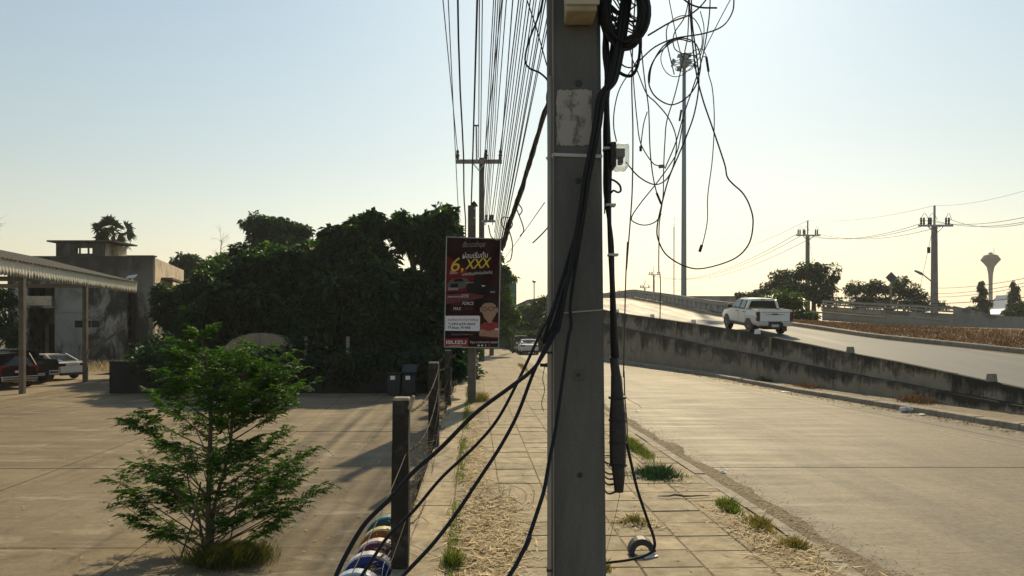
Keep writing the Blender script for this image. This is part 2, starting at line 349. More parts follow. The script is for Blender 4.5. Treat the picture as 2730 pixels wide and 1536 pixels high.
def blades(name, pos, h, w_, mat_, lean=.4, parent=None):
    n = len(pos); a = rng.uniform(0, 6.283, n); hh = h * rng.uniform(.35, 1.25, n); ln = rng.uniform(.1, 1, n) * lean * hh
    la = rng.uniform(0, 6.283, n); off = np.stack([np.cos(la) * ln, np.sin(la) * ln, hh], 1); sd_ = np.stack([np.cos(a), np.sin(a), np.zeros(n)], 1) * (w_ / 2)
    V = np.stack([pos - sd_, pos + sd_, pos + off * .55 + sd_ * .7 + np.array([0, 0, .08]) * hh[:, None], pos + off], 1).reshape(-1, 3)
    o0 = org(parent) if parent is not None else Vector((float(pos[:, 0].mean()), float(pos[:, 1].mean()), float(pos[:, 2].min())))
    V = V - np.array(o0)
    me = bpy.data.meshes.new(name); me.vertices.add(4 * n); me.vertices.foreach_set('co', V.astype(np.float32).ravel())
    me.loops.add(4 * n); me.loops.foreach_set('vertex_index', np.arange(4 * n, dtype=np.int32))
    me.polygons.add(n); me.polygons.foreach_set('loop_start', np.arange(0, 4 * n, 4, dtype=np.int32)); me.polygons.foreach_set('loop_total', np.full(n, 4, dtype=np.int32))
    me.update(calc_edges=True); me.validate()
    return obj(name, me, mat_, parent, None if parent is not None else o0)

# ------------------------------------------------------------------ the setting: ground, lot, pavement, roads
ZR = -.12                                  # side road level
ZL = -.5                                   # yard level
K = [(-6, 16), (0, 15.3), (10, 14), (18.8, 12.85), (23.7, 12.2), (29.6, 11.35), (39.7, 10.5), (52.4, 8.3), (72, 5.6), (95, 2.4)]     # right kerb of the side road
XW = [(5, 17), (18.8, 14.6), (23.7, 13.75), (29.6, 12.65), (39.7, 11.4), (52.4, 8.95), (61, 7.4), (72, 6.1), (90, 3.5), (110, 1.8), (140, -.4)]   # lower wall line
ZLEDGE = [(14, -.1), (20.8, .27), (23.6, .42), (31.5, .85), (41.5, 1.36), (48, 1.85), (61, 2.72), (72, 3.6), (90, 5.1), (110, 5.4), (140, 5.2)]
ZTOP = [(10, -.35), (15, .12), (21.4, .745), (27, 1.31), (33.5, 1.86), (42.5, 2.56), (49.5, 3.02), (59.5, 3.69), (72, 4.7), (90, 6.1), (110, 6.5), (140, 6.3)]
def zr(Y): return lerp(ZTOP, Y) - .15
XK2 = [(5, 32), (10, 30), (15, 27), (21.4, 24), (27, 21.6), (30, 20.5), (36.7, 17.6), (45.5, 16.7), (55, 15.4), (72, 15.0), (100, 13.6), (140, 10)]  # right kerb of the ramp

g = MB().add([(-3000, -300, -.75), (3000, -300, -.75), (3000, 3000, -.75), (-3000, 3000, -.75)], [(0, 1, 2, 3)]).build('ground', M_ground); tag(g, kind='structure')

# yard: cast concrete slabs with open joints
lot = thing('parking_lot', 'bare tan concrete yard left of the fence', 'yard', kind='structure')
MB().add([(-80, -4, ZL - .09), (-.9, -4, ZL - .09), (-4.2, 64, ZL - .09), (-80, 64, ZL - .09)], [(0, 1, 2, 3)]).build('subgrade', M_soil, lot)
lot_v = [-3, 5.2, 10.2, 15.9, 21.5, 27.2, 33, 40]; lot_u = [-1.08, -4.45, -8.4, -12.4, -16.4, -20.5]
for j in range(len(lot_v) - 1):
    for i in range(len(lot_u) - 1):
        v0, v1, u1, u0 = lot_v[j] + .012, lot_v[j + 1] - .012, lot_u[i] - .012, lot_u[i + 1] + .012
        sl = -.0495 if i == 0 else -.1
        def LP(u, v, z): return (u + (-.0495 * v if u > -2 else -.1 * (v - 8) - .4), v, z)
        vs = [LP(u0, v0, ZL - .09), LP(u1, v0, ZL - .09), LP(u1, v1, ZL - .09), LP(u0, v1, ZL - .09)]; dz = random.uniform(-.006, .006)
        vs += [(x, y, ZL + dz) for x, y, _ in vs]
        MB().add(vs, [(0, 3, 2, 1), (4, 5, 6, 7), (0, 1, 5, 4), (1, 2, 6, 5), (2, 3, 7, 6), (3, 0, 4, 7)]).build('concrete_slab', M_lot, lot)
fl = MB().add([(-90, 18, ZL - .02), (-22.6, 18, ZL - .02), (-26.5, 60, ZL - .02), (-90, 60, ZL - .02)], [(0, 1, 2, 3)])
fl.add([(-26, 40.05, ZL - .02), (-3, 40.05, ZL - .02), (-3.6, 63, ZL - .02), (-27.5, 63, ZL - .02)], [(0, 1, 2, 3)])
fl.build('yard_apron', M_lot, lot)

# pavement: separate pavers near by, one joined piece further off
side = thing('sidewalk', 'wide paved footway with straw and weeds along the fence', 'sidewalk', kind='structure')
def sw(u0, u1, v0, v1, z): return [tuple(S(u0, v0, z)), tuple(S(u1, v0, z)), tuple(S(u1, v1, z)), tuple(S(u0, v1, z))]
b = MB(); vs = sw(-.86, 3.74, -4, 92, -.0135) + sw(-.86, 3.74, -4, 92, -.7); b.add(vs, [(0, 1, 2, 3), (4, 7, 6, 5), (0, 4, 5, 1), (1, 5, 6, 2), (2, 6, 7, 3), (3, 7, 4, 0)]); b.build('sidewalk_bed', ground_mat('sidewalk_sand', (.22, .17, .11), (.3, .24, .16), (.17, .13, .085), .95, .9, grit=50, bump=.6), side)
def paver_mesh(w_, d_, k):
    q = MB().box((0, 0, -.03), (w_, d_, .06)); me = q.mesh('paver'); bm = bmesh.new(); bm.from_mesh(me)
    bmesh.ops.bevel(bm, geom=[e for e in bm.edges if all(v.co.z > -.01 for v in e.verts)], offset=.012, segments=1, affect='EDGES'); bm.to_mesh(me); bm.free(); me.materials.append(M_pave); return me
pv = [paver_mesh(.665, .592, k) for k in range(2)]
rz = math.atan(.0495)
def add_piece(name, me, parent, loc, rot):
    o = bpy.data.objects.new(name, me); COL.objects.link(o); o.parent = parent; o.location = Vector(loc) - org(parent); o.rotation_euler = rot; return o
NC = 6
for r_ in range(29):
    for c_ in range(NC):
        u = -.3 + .335 + c_ * .675; v = 3.0 + r_ * .6 + .3
        add_piece('paver', random.choice(pv), side, S(u, v, random.uniform(-.007, .004)), (random.gauss(0, .006), random.gauss(0, .006), rz + random.gauss(0, .004)))
q = MB()
for r_ in range(29, 140):
    for c_ in range(NC):
        u = -.3 + .335 + c_ * .675; v = 3.0 + r_ * .6 + .3; z = random.uniform(-.008, .004)
        q.add([tuple(S(u + a * .33, v + d * .293, z)) for a, d in ((-1, -1), (1, -1), (1, 1), (-1, 1))], [(0, 1, 2, 3)])
o = q.build('paving', M_pave, side, fixn=False); o['kind'] = 'stuff'
for k in range(32):
    v0 = 2.5 + k * 1.6; z0 = random.uniform(.0, .012)
    q = MB(); vs = sw(-.85, -.31, v0 + .01, v0 + 1.59, z0) + sw(-.85, -.31, v0 + .01, v0 + 1.59, -.2); q.add(vs, [(0, 1, 2, 3), (0, 4, 5, 1), (1, 5, 6, 2), (2, 6, 7, 3), (3, 7, 4, 0)]); q.build('edge_slab', M_edge, side)
for k in range(60):
    v0 = 2.0 + k * 1.2; q = MB()
    vs = sw(3.755 + random.uniform(-.01, .01), 3.93, v0 + .008, v0 + 1.192, random.uniform(-.012, .006)) + sw(3.755, 3.945, v0 + .008, v0 + 1.192, -.25); q.add(vs, [(0, 1, 2, 3), (0, 4, 5, 1), (1, 5, 6, 2), (2, 6, 7, 3), (3, 7, 4, 0)]); q.build('kerb_stone', M_kerb, side)

# side road: concrete slabs
road = thing('side_road', 'pale concrete side road beside the footway', 'road', kind='structure')
q = MB(); st = list(range(-6, 100, 3))
q.loft([[(3.9 - .0495 * v, v, ZR - .06), (lerp(K, v) + .3, v, ZR - .06)] for v in st], caps=False); q.build('road_bed', M_soil, road)
vj = [-6, 4, 14, 24, 34, 44, 54, 64, 74, 84, 97]
for a, b_ in zip(vj[:-1], vj[1:]):
    for lane in (0, 1):
        secs = []
        for t in np.linspace(a + .022, b_ - .022, 5):
            xl = 3.945 - .0495 * t; xr = lerp(K, t) - .005; xm = xl + (xr - xl) * .86; xc = xl + (xr - xl) * .44
            x0, x1 = ((xl, xm - .015), (xm + .015, xr))[lane]
            secs.append([(x0, t, ZR), (x1, t, ZR)])
        MB().loft(secs, caps=False).build('road_slab', M_road, road)
# worn edge line and lane line of the side road
for off, nm in ((.80, 'edge_line'),):
    q = MB(); secs = []
    for t in np.linspace(8, 70, 32):
        xl = 3.945 - .0495 * t; xr = lerp(K, t); x = xl + (xr - xl) * off; secs.append([(x - .035, t, ZR + .004), (x + .035, t, ZR + .004)])
    q.loft(secs, caps=False).build(nm, mat('worn_line', (.27, .235, .18), .8, col2=(.46, .43, .37), scale=5, contrast=(.45, .7)), road)

# soil washed against the kerb: ragged strip of earth on the slabs
q = MB(); secs = []; random.seed(4)
for t in np.arange(5, 40, .22):
    wd = .6 * (.75 + .5 * mnoise.noise(Vector((t * .7, 0, 0)))) + random.uniform(-.05, .05); xl = 3.95 - .0495 * t
    secs.append([(xl, t, ZR + .016), (xl + wd * .5, t, ZR + .012), (xl + max(.1, wd), t, ZR + .003)])
q.loft(secs, caps=False).build('gutter_soil', ground_mat('gutter_earth', (.2, .155, .1), (.29, .235, .16), (.15, .115, .075), .95, 1.2, grit=35, bump=.9), road)
# median kerb and soil strip
med = thing('median_strip', 'narrow kerbed strip of soil and weeds under the wall', 'median', kind='structure')
q = MB(); secs = []
for t in np.linspace(4, 78, 38): secs.append([(lerp(K, t) + .26, t, .035), (lerp(XW, t) + .15, t, .05)])
q.loft(secs, caps=False).build('strip_soil', ground_mat('strip_soil', (.24, .2, .145), (.34, .29, .21), (.17, .13, .09), .95, .9, grit=30, bump=.6), med)
ks = np.arange(4, 78, 1.5)
for t in ks:
    q = MB(); secs = []
    for tt in (t + .01, t + 1.49):
        x = lerp(K, tt); d = random.uniform(-.01, .01); secs.append([(x + .28, tt, -.25), (x, tt, -.25), (x + .01, tt, .03 + d), (x + .05, tt, .055 + d), (x + .28, tt, .055 + d)])
    q.loft(secs, closed=True).build('kerb_stone', M_kerb, med)

# walls along the ramp
def strip_wall(name, label, xline, zbot, ztop, th, y0, y1, seg, mt, pname, coping=0, gap=.012, group=None):
    t_ = thing(name, label, 'wall', (lerp(xline, (y0 + y1) / 2), (y0 + y1) / 2, 0), group)
    y = y0; i = 0
    while y < y1 - .1:
        ye = min(y + seg, y1); q = MB(); q.uv = []; secs = []; n = 3
        for k in range(n):
            yy = y + gap + (ye - y - 2 * gap) * k / (n - 1); x = lerp(xline, yy); zb, zt = zbot(yy), ztop(yy) + random.uniform(-.006, .006)
            sec = [(x, yy, zb), (x + .03, yy, zb + (zt - zb) * .5), (x + .04, yy, zt - .04), (x + .06, yy, zt), (x + th - .02, yy, zt), (x + th, yy, zt - .04), (x + th, yy, zb)]
            secs.append(sec); q.uv += [(yy, vv) for vv in (0, .5, .93, 1, 1, .93, 0)]
        q.loft(secs, closed=True); q.build(pname, mt, t_); y = ye; i += 1
    return t_
lower_wall = strip_wall('retaining_wall', 'lower mouldy concrete retaining wall rising along the side road', XW, lambda y: -.1, lambda y: lerp(ZLEDGE, y), .5, 14, 140, 3.5, M_wall, 'wall_panel')
XB = [(y, x + .36) for y, x in XW]
upper_wall = strip_wall('barrier_wall', 'upper concrete barrier with black mould carrying small white reflector blocks', XB, lambda y: lerp(ZLEDGE, y) - .4, lambda y: lerp(ZTOP, y), .26, 13, 140, 5.5, M_barrier, 'barrier_panel')
for Y in (59, 51.5, 45, 37.3, 29.3, 22.6):
    x = lerp(XB, Y) + .15; z = lerp(ZTOP, Y); q = MB().box((x, Y, z + .11), (.3, .12, .24), None, (.85, .7)); q.build('reflector_block', M_white if Y > 36 else M_kerb, upper_wall, bevel=.01)
for Y in (47.2, 35.6):      # pilaster strip and drain hole seen on the wall face
    x = lerp(XB, Y); z = lerp(ZTOP, Y); MB().box((x - .005, Y, z - .42), (.05, .28, .84)).build('pilaster', M_barrier, upper_wall)
MB().box((lerp(XB, 36.6) - .0, 36.6, lerp(ZLEDGE, 36.6) + .28), (.05, .42, .16)).build('drain_hole', M_black, upper_wall)

# ramp carriageway
ramp = thing('ramp_road', 'grey asphalt ramp climbing behind the barrier', 'road', kind='structure')
yy = [8, 12, 16, 20, 24, 28, 32, 36, 40, 45, 50, 55, 60, 66, 72, 80, 90, 100, 110, 125, 140]
MB().loft([[(lerp(XB, y) + .2, y, zr(y)), ((lerp(XB, y) + lerp(XK2, y)) / 2, y, zr(y) + .05), (lerp(XK2, y) + .1, y, zr(y))] for y in yy], caps=False).build('carriageway', M_ramp, ramp)
MB().loft([[(lerp(XB, y) + .2, y, zr(y)), (lerp(XB, y) + .2, y, zr(y) - 1.2), (lerp(XK2, y) + 9, y, zr(y) - 1.2)] for y in yy], caps=False).build('fill', M_soil, ramp)
MB().loft([[(lerp(XK2, y) - .95, y, zr(y) + .012), (lerp(XK2, y) - .82, y, zr(y) + .012)] for y in yy], caps=False).build('edge_line', M_yellow, ramp)
MB().loft([[(lerp(XK2, y) - .75, y, zr(y) + .009), (lerp(XK2, y) - .05, y, zr(y) + .006)] for y in yy], caps=False).build('gutter_sand', M_soil, ramp)
for y0 in (22.5, 34.5, 46.5, 58.5, 70.5):
    MB().loft([[(lerp(XB, y) * .45 + lerp(XK2, y) * .55 - .06, y, zr(y) + .052), (lerp(XB, y) * .45 + lerp(XK2, y) * .55 + .06, y, zr(y) + .052)] for y in (y0, y0 + 1.5, y0 + 3)], caps=False).build('lane_dash', M_line, ramp)
y = 14
while y < 110:
    ye = y + 2; q = MB(); secs = []
    for tt in (y + .012, ye - .012):
        x = lerp(XK2, tt); z = zr(tt); secs.append([(x, tt, z - .1), (x + .02, tt, z + .17), (x + .06, tt, z + .2), (x + .28, tt, z + .2), (x + .28, tt, z - .1)])
    q.loft(secs, closed=True).build('kerb_stone', M_kerb, ramp); y = ye

# verge of dry brown grass between the ramp and the far carriageway
XV = [(5, 48), (20, 42), (30, 38), (40, 34), (50, 30), (58, 26.5), (66, 21), (75, 17), (85, 15.6), (140, 12)]
ZV = [(5, 1.4), (20, 1.85), (40, 2.25), (50, 2.5), (58, 2.75), (66, 3.15), (75, 3.9), (140, 6)]
ver = MB(); secs = []
for y in yy[:-2]:
    x0 = lerp(XK2, y) + .27; x1 = max(lerp(XV, y), x0 + .5); z0 = zr(y) + .17; z1 = lerp(ZV, y)
    secs.append([(x0 + (x1 - x0) * t, y, z0 + (z1 - z0) * (1 - (1 - t) ** 2) + (.12 * math.sin(y * 1.7 + t * 5) * t * (1 - t) * 2)) for t in (0, .08, .16, .26, .38, .5, .75, 1)])
ver.loft(secs, caps=False); vo = ver.build('verge', M_verge); tag(vo, kind='structure')
n = 26000; yv = rng.uniform(16, 60, n); tv = np.minimum(rng.uniform(0, .62, n) ** 1.3, .62)
pos = np.zeros((n, 3))
for i in range(n):
    y = yv[i]; x0 = lerp(XK2, y) + .35; x1 = max(lerp(XV, y), x0 + .5); z0 = zr(y) + .14; z1 = lerp(ZV, y)
    pos[i] = (x0 + (x1 - x0) * tv[i], y, z0 + (z1 - z0) * (1 - (1 - tv[i]) ** 2))
o = blades('dry_grass', pos, .17, .045, M_brown, 1.6); tag(o, 'dry brown grass covering the verge behind the ramp', 'grass', kind='stuff')
plate = MB().loft([[(lerp(XV, y) - .1, y, lerp(ZV, y) - .02), (lerp(XV, y) + 7, y, 2.3), (300, y, 2.2)] for y in (5, 20, 40, 50, 60, 75, 140)], caps=False).build('terrain', M_ground); tag(plate, kind='structure')

# parapet of the ramp (right side, far) : top rail over ribbed panels
par = thing('bridge_parapet', 'ribbed concrete parapet along the far right edge of the ramp', 'parapet', (15, 75, zr(75)))
y = 53.0
while y < 112:
    ye = y + 3.0
    a0, a1 = [(lerp(XK2, t) + .32, t, zr(t)) for t in (y + .02, ye - .02)]
    q = MB(); q.uv = []
    for pz0, pz1, dx0, dx1, nm in ((.2, .78, .06, .2, 'panel'), (.78, 1.08, 0, .3, 'top_rail')):
        q = MB(); q.uv = []; secs = []
        for (x, t, z) in (a0, a1): secs.append([(x + dx0, t, z + pz0), (x + dx0, t, z + pz1), (x + dx1, t, z + pz1), (x + dx1, t, z + pz0)]); q.uv += [(t, 0), (t, 1), (t, 1), (t, 0)]
        q.loft(secs, closed=True).build(nm, M_parapet, par)
    q = MB(); x, t, z = a0; q.uv = [(0, .3)] * 8; q.box((x + .05, t + .12, z + .49), (.14, .22, .58)); q.build('rib', M_parapet, par); q = MB(); q.uv = [(0, .3)] * 8; x = (a0[0] + a1[0]) / 2; q.box((x + .05, t + 1.5, (a0[2] + a1[2]) / 2 + .49), (.12, .16, .58)); q.build('rib', M_parapet, par)
    y = ye
# far barrier of the main carriageway
q = MB(); q.uv = []; a, b_ = P(1768, 796, 118), P(1990, 797, 104); secs = []
for p in (a, b_): secs.append([(p.x, p.y, p.z - 3.5), (p.x, p.y, p.z + .4), (p.x, p.y + .3, p.z + .4), (p.x, p.y + .3, p.z - 3.5)]); q.uv += [(p.x, 0), (p.x, 1), (p.x, 1), (p.x, 0)]
q.loft(secs, closed=True); fb = q.build('far_barrier', M_parapet); tag(fb, 'long plain concrete barrier of the overpass behind the high mast', 'barrier')
# parapet with open rails on the right
pb = thing('railed_parapet', 'pale concrete parapet with open rails above the brown verge', 'parapet', tuple(P(2380, 855, 61)))
pts = [P(2192, 836, 66), P(2345, 845, 62), P(2542, 858, 58)]; tops = [P(2192, 800, 66), P(2345, 808, 62), P(2542, 818, 58)]
def seg(i, t): return pts[i].lerp(pts[i + 1], t), tops[i].lerp(tops[i + 1], t)
def slab(b0, b1, z0a, z1a, z0b, z1b, th, nm, mt, parent, dy=0):
    q = MB(); q.uv = []
    secs = [[(p.x, p.y + dy, za), (p.x, p.y + dy, zb), (p.x + .08, p.y + th + dy, zb), (p.x + .08, p.y + th + dy, za)] for p, za, zb in ((b0, z0a, z1a), (b1, z0b, z1b))]
    q.uv = [(b0.x, 0), (b0.x, 1), (b0.x, 1), (b0.x, 0), (b1.x, 0), (b1.x, 1), (b1.x, 1), (b1.x, 0)]
    q.loft(secs, closed=True); return q.build(nm, mt, parent)
for i in (0, 1):
    for k in range(4):
        b0, t0 = seg(i, k / 4); b1, t1 = seg(i, (k + 1) / 4); h0, h1 = t0.z - b0.z, t1.z - b1.z
        b0s = b0.lerp(b1, .004); b1s = b0.lerp(b1, .996)
        slab(b0s, b1s, b0.z - .6, b0.z + h0 * .52, b1.z - .6, b1.z + h1 * .52, .22, 'panel', M_parapet, pb)
        slab(b0s, b1s, b0.z + h0 * .82, t0.z, b1.z + h1 * .82, t1.z, .26, 'rail', M_parapet, pb, -.03)
        slab(b0s, b1s, b0.z + h0 * .62, b0.z + h0 * .74, b1.z + h1 * .62, b1.z + h1 * .74, .16, 'rail', M_parapet, pb, .03)
        e = b0.lerp(b1, .06); slab(b0.lerp(b1, .01), e, b0.z + h0 * .5, b0.z + h0 * .9, b0.z + h0 * .5, b0.z + h0 * .9, .2, 'rail_post', M_parapet, pb, .012)
ew = [(P(2544, 862, 58), P(2544, 816, 58)), (P(2600, 865, 56), P(2600, 828, 56)), (P(2645, 868, 54.5), P(2645, 840, 54.5)), (P(2740, 875, 51), P(2740, 847, 51)), (P(2900, 890, 47), P(2900, 858, 47))]
for (b0, t0), (b1, t1) in zip(ew[:-1], ew[1:]): slab(b0, b1, b0.z - .6, t0.z, b1.z - .6, t1.z, .3, 'end_wall', M_parapet, pb)
# thin concrete kerb lines lying in the verge below the railed parapet
for (ax, ay, bx, by, Ya, Yb) in ((2160, 831, 2360, 848, 62, 57), (2190, 826, 2530, 857, 60, 54)):
    q = MB().bar(P(ax, ay, Ya), P(bx, by, Yb), .3, .12); o = q.build('drain_kerb', M_edge); tag(o, 'thin pale concrete drain edge in the brown verge, ' + ('nearer one' if ax == 2160 else 'longer one under the railed parapet'), 'drain edge', 'drain edges in the verge')

# ------------------------------------------------------------------ the near utility pole
PY = 4.2
def pole_x(z): return .2275 - .0056 * z, .541 - .0105 * z
np_ = thing('utility_pole', 'thick grey concrete utility pole in the foreground with torn paper and strap', 'utility pole', (.38, PY + .1, -.1))
q = MB(); secs = []
for z in [-.1, 1, 2, 3, 4, 5, 7, 9.6]:
    l, r = pole_x(z); c = .022; y0, y1 = PY, PY + .24
    secs.append([(l + c, y0, z), (r - c, y0, z), (r, y0 + c, z), (r, y1 - c, z), (r - c, y1, z), (l + c, y1, z), (l, y1 - c, z), (l, y0 + c, z)])
q.loft(secs, closed=True); q.build('shaft', M_pole, np_)
def onpole(px, py, dy=-.002): return P(px, py, PY + dy)
for px, py, r in ((1543, 222, 9), (1541, 482, 8), (1546, 1267, 7), (1542, 1000, 5)):
    p = onpole(px, py); q = MB().lathe([(r * .0021, -.004), (r * .0021, .004), (r * .0012, .0045)], p, 12, Matrix.Rotation(R(90), 3, 'X')); q.build('bolt_hole', M_black, np_)
p = onpole(1543, 1002, -.001); MB().box(p, (.058, .006, .058)).build('square_plate', mat('dark_plate', (.1, .095, .085), .9), np_)
# torn paper: ragged sheet
poly = []
for k in range(64):
    t = k / 64 * 4; e = int(t); f = t - e; x, y = [(f, 0), (1, f), (1 - f, 1), (0, 1 - f)][e]
    poly.append(((x - .5) * .197 + random.uniform(-.004, .004), (y - .5) * .31 + random.uniform(-.005, .005)))
p = onpole(1531, 314, -.004)
MB().prism(poly, p, (1, 0, 0), (0, 0, 1), (0, 1, 0), .003).build('torn_paper', M_paper, np_)
a, b_ = onpole(1456, 425, -.004), onpole(1606, 417, -.006); mid = onpole(1476, 412, -.006)
MB().bar(mid, b_, .004, .018).build('strap', M_strap, np_); MB().bar(onpole(1457, 424, -.02), mid, .004, .018).build('strap', M_strap, np_)
MB().bar(onpole(1456, 838, -.03), onpole(1606, 826, -.002), .003, .008).build('strap', mat('dull_wire_tie', (.3, .29, .27), .6), np_)
# conduit down the left edge
q = MB().tube([P(1465, 205, PY - .012), P(1465, 700, PY - .012), P(1464.5, 1536, PY - .012), Vector((P(1464, 1536, PY).x, PY - .012, -.05))], .0125, 10); q.build('conduit', M_pvc, np_, smooth=True)
q = MB().tube([P(1474.5, -150, PY - .004), P(1475, 800, PY - .004), P(1475.5, 1536, PY - .004), Vector((P(1475.5, 1536, PY).x, PY - .004, -.05))], .0055, 6); q.build('thin_conduit', M_pvc, np_, smooth=True)
for y_ in (940, 1520): MB().box(P(1465, y_, PY - .012), (.034, .034, .012)).build('conduit_clip', M_black, np_, bevel=.003)
# bracket stub left of the pole
MB().tube([P(1440, 972, PY + .1), P(1462, 974, PY + .1)], .012, 8).build('side_bolt', M_black, np_)
# crossarms out of frame carry the overhead cables
for z, w_ in ((9.3, 2.6), (7.6, 1.6), (6.4, 1.2)): MB().box((.35, PY + .31, z), (w_, .12, .13)).build('crossarm', M_farpole, np_)
# pale box high on the pole
bx = thing('meter_box', 'pale weathered box mounted high on the near pole', 'meter box', tuple(P(1548, 32, PY - .16)))
x0, x1 = P(1510, 0, PY - .2).x, P(1592, 0, PY - .2).x; z0 = P(1510, 29, PY - .2).z
MB().b2(x0, x1, PY - .2, PY - .002, z0, z0 + .55).build('box_body', mat('box_beige', (.42, .38, .27), .7, col2=(.3, .26, .18), scale=8), bx, bevel=.012)
MB().b2(x0 - .012, x1 + .012, PY - .214, PY - .2, z0 + .03, z0 + .53).build('box_lid', mat('box_beige2', (.46, .42, .31), .7), bx, bevel=.005)

# ------------------------------------------------------------------ cables hung on the near pole
def c9(x, y): return (1440 + x / 6.5875, y / 6.5875)
def c4(x, y): return (1430 + x / 2.0133, y / 2.0133)
def c5(x, y): return (1600 + x / 3.293, 560 + y / 3.293)
def c7(x, y): return (860 + x / 2.208, 880 + y / 2.208)
def c8(x, y): return (1400 + x / 2.143, 860 + y / 2.143)
def px_path(pts, Y):   # list of pixels at a depth (number, (start, end) or list)
    n = len(pts)
    if isinstance(Y, (int, float)): Y = [Y] * n
    elif isinstance(Y, tuple): Y = [Y[0] + (Y[1] - Y[0]) * i / (n - 1) for i in range(n)]
    return [P(a, b, c) for (a, b), c in zip(pts, Y)]
def cable(name, label, pts, Y, r, mt=None, group=None, cat='cable', n=7, k=6, closed=False):
    w3 = spline(px_path(pts, Y), k); q = MB().tube(w3, r, n); return tag(q.build(name, mt or M_cable, smooth=True), label, cat, group)
# coil of slack cable at the top right
coil = thing('cable_coil', 'thick coil of slack black cable tied beside the pole top', 'cable coil', tuple(P(1665, 40, PY)))
for k in range(30):
    cx, cy = 1664 + random.uniform(-6, 6), 28 + random.uniform(-7, 7); rx, ry = 57 + random.uniform(-16, 8), 96 + random.uniform(-18, 5); ph = random.uniform(0, 6.28); tl = random.uniform(-.12, .12); pts = []
    for j in range(27):
        a = ph + j * 2 * math.pi / 26; x, y = rx * math.cos(a), ry * math.sin(a); pts.append((cx + x * math.cos(tl) - y * math.sin(tl), cy + x * math.sin(tl) + y * math.cos(tl)))
    yb = PY + .02 + random.uniform(-.07, .07)
    MB().tube([P(a, b, yb + .03 * math.sin(j * .5 + k)) for j, (a, b) in enumerate(pts)], random.choice([.007, .009, .011]), 6, False).build('cable_turn', M_cable, coil, smooth=True)
for k in range(24):     # criss-crossing tails inside the coil
    a = (1612 + random.uniform(-4, 14), random.uniform(-20, 90)); b_ = (1640 + random.uniform(0, 70), random.uniform(10, 110)); m_ = ((a[0] + b_[0]) / 2 + random.uniform(-20, 10), (a[1] + b_[1]) / 2 + random.uniform(-15, 25))
    MB().tube(spline(px_path([a, m_, b_], PY + .05), 6), .0045, 5).build('cable_tail', M_cable, coil, smooth=True)
# bundle that runs down across the pole and fans out to the lower left
top = [c9(1560, -500), c9(1490, 0), c9(1420, 500), c9(1340, 1000), c9(1240, 1430), c4(345, 520), c4(318, 680), c4(288, 830), c4(258, 980), c4(235, 1150), c4(205, 1330)]
yt = [4.3, 4.27, 4.2, 4.17, 4.16, 4.15, 4.14, 4.13, 4.12, 4.11, 4.09]
A = [c7(1400, -60), c7(1369, 20), c7(1290, 160), c7(1230, 240), c7(1100, 340), c7(900, 490), c7(700, 690), c7(530, 840), c7(400, 990), c7(250, 1140), c7(130, 1340), c7(60, 1500), c7(0, 1700)]
B = [c7(1350, -120), c7(1290, 0), c7(1180, 240), c7(1040, 510), c7(900, 680), c7(700, 870), c7(540, 1060), c7(390, 1210), c7(300, 1340), c7(200, 1500), c7(100, 1720)]
C_ = [c7(1385, -60), c7(1350, 30), c7(1250, 230), c7(1150, 490), c7(1050, 680), c7(920, 880), c7(780, 1090), c7(640, 1270), c7(470, 1449), c7(330, 1600), c7(150, 1800)]
D_ = [(1523, 790), c8(262, 20), c8(245, 100), c8(210, 350), c8(175, 600), c8(140, 780), c8(110, 950), c8(70, 1080), c8(0, 1290), c7(1220, 1222), c7(1140, 1380), c7(1060, 1510), c7(960, 1700)]
def run(label, tail, off, r, yend, seed):
    random.seed(seed); pts = [(x + off, y) for x, y in top[:-1]] + tail; n = len(tail)
    ys = yt[:-1] + [4.08 + (yend - 4.08) * ((i / (n - 1)) ** 1.2) for i in range(n)]
    ys = [y - .012 * (seed % 4) for y in ys]
    cable('service_cable', label, pts, ys, r, group='black service cables from the near pole', n=8, k=7)
run('black service cable sweeping farthest left past the fence post', A, -3, .0105, 3.0, 11)
run('thinner black cable passing just behind the farthest-left sweeping cable', B, 2, .008, 3.25, 13)
run('black service cable crossing the straw to the bottom edge', C_, 6, .0095, 2.9, 14)
run('black service cable dropping closest to the pole foot', D_, 11, .0095, 2.9, 16)
for k, off in enumerate((-9, -5, 9, 14, 17)):      # the rest of the bundle, ending behind the others at the pole face
    random.seed(30 + k); n_ = len(top)
    pts = [(x + off * (1 - i / n_ * .55) + random.uniform(-2, 2), y) for i, (x, y) in enumerate(top)] + [(1497 + off * .4, 760 + k * 9), (1470 + off * .4, 850 + k * 8), (1448, 905 + k * 3)]
    cable('bundle_cable', ('leftmost', 'second from left', 'middle', 'second from right', 'rightmost')[k] + ' of the packed black cables running down across the pole face', pts, [y + .004 * (k % 3) for y in yt] + [4.07, 4.05, 4.05], random.choice([.006, .0075]), group='packed cables on the pole face', n=6)
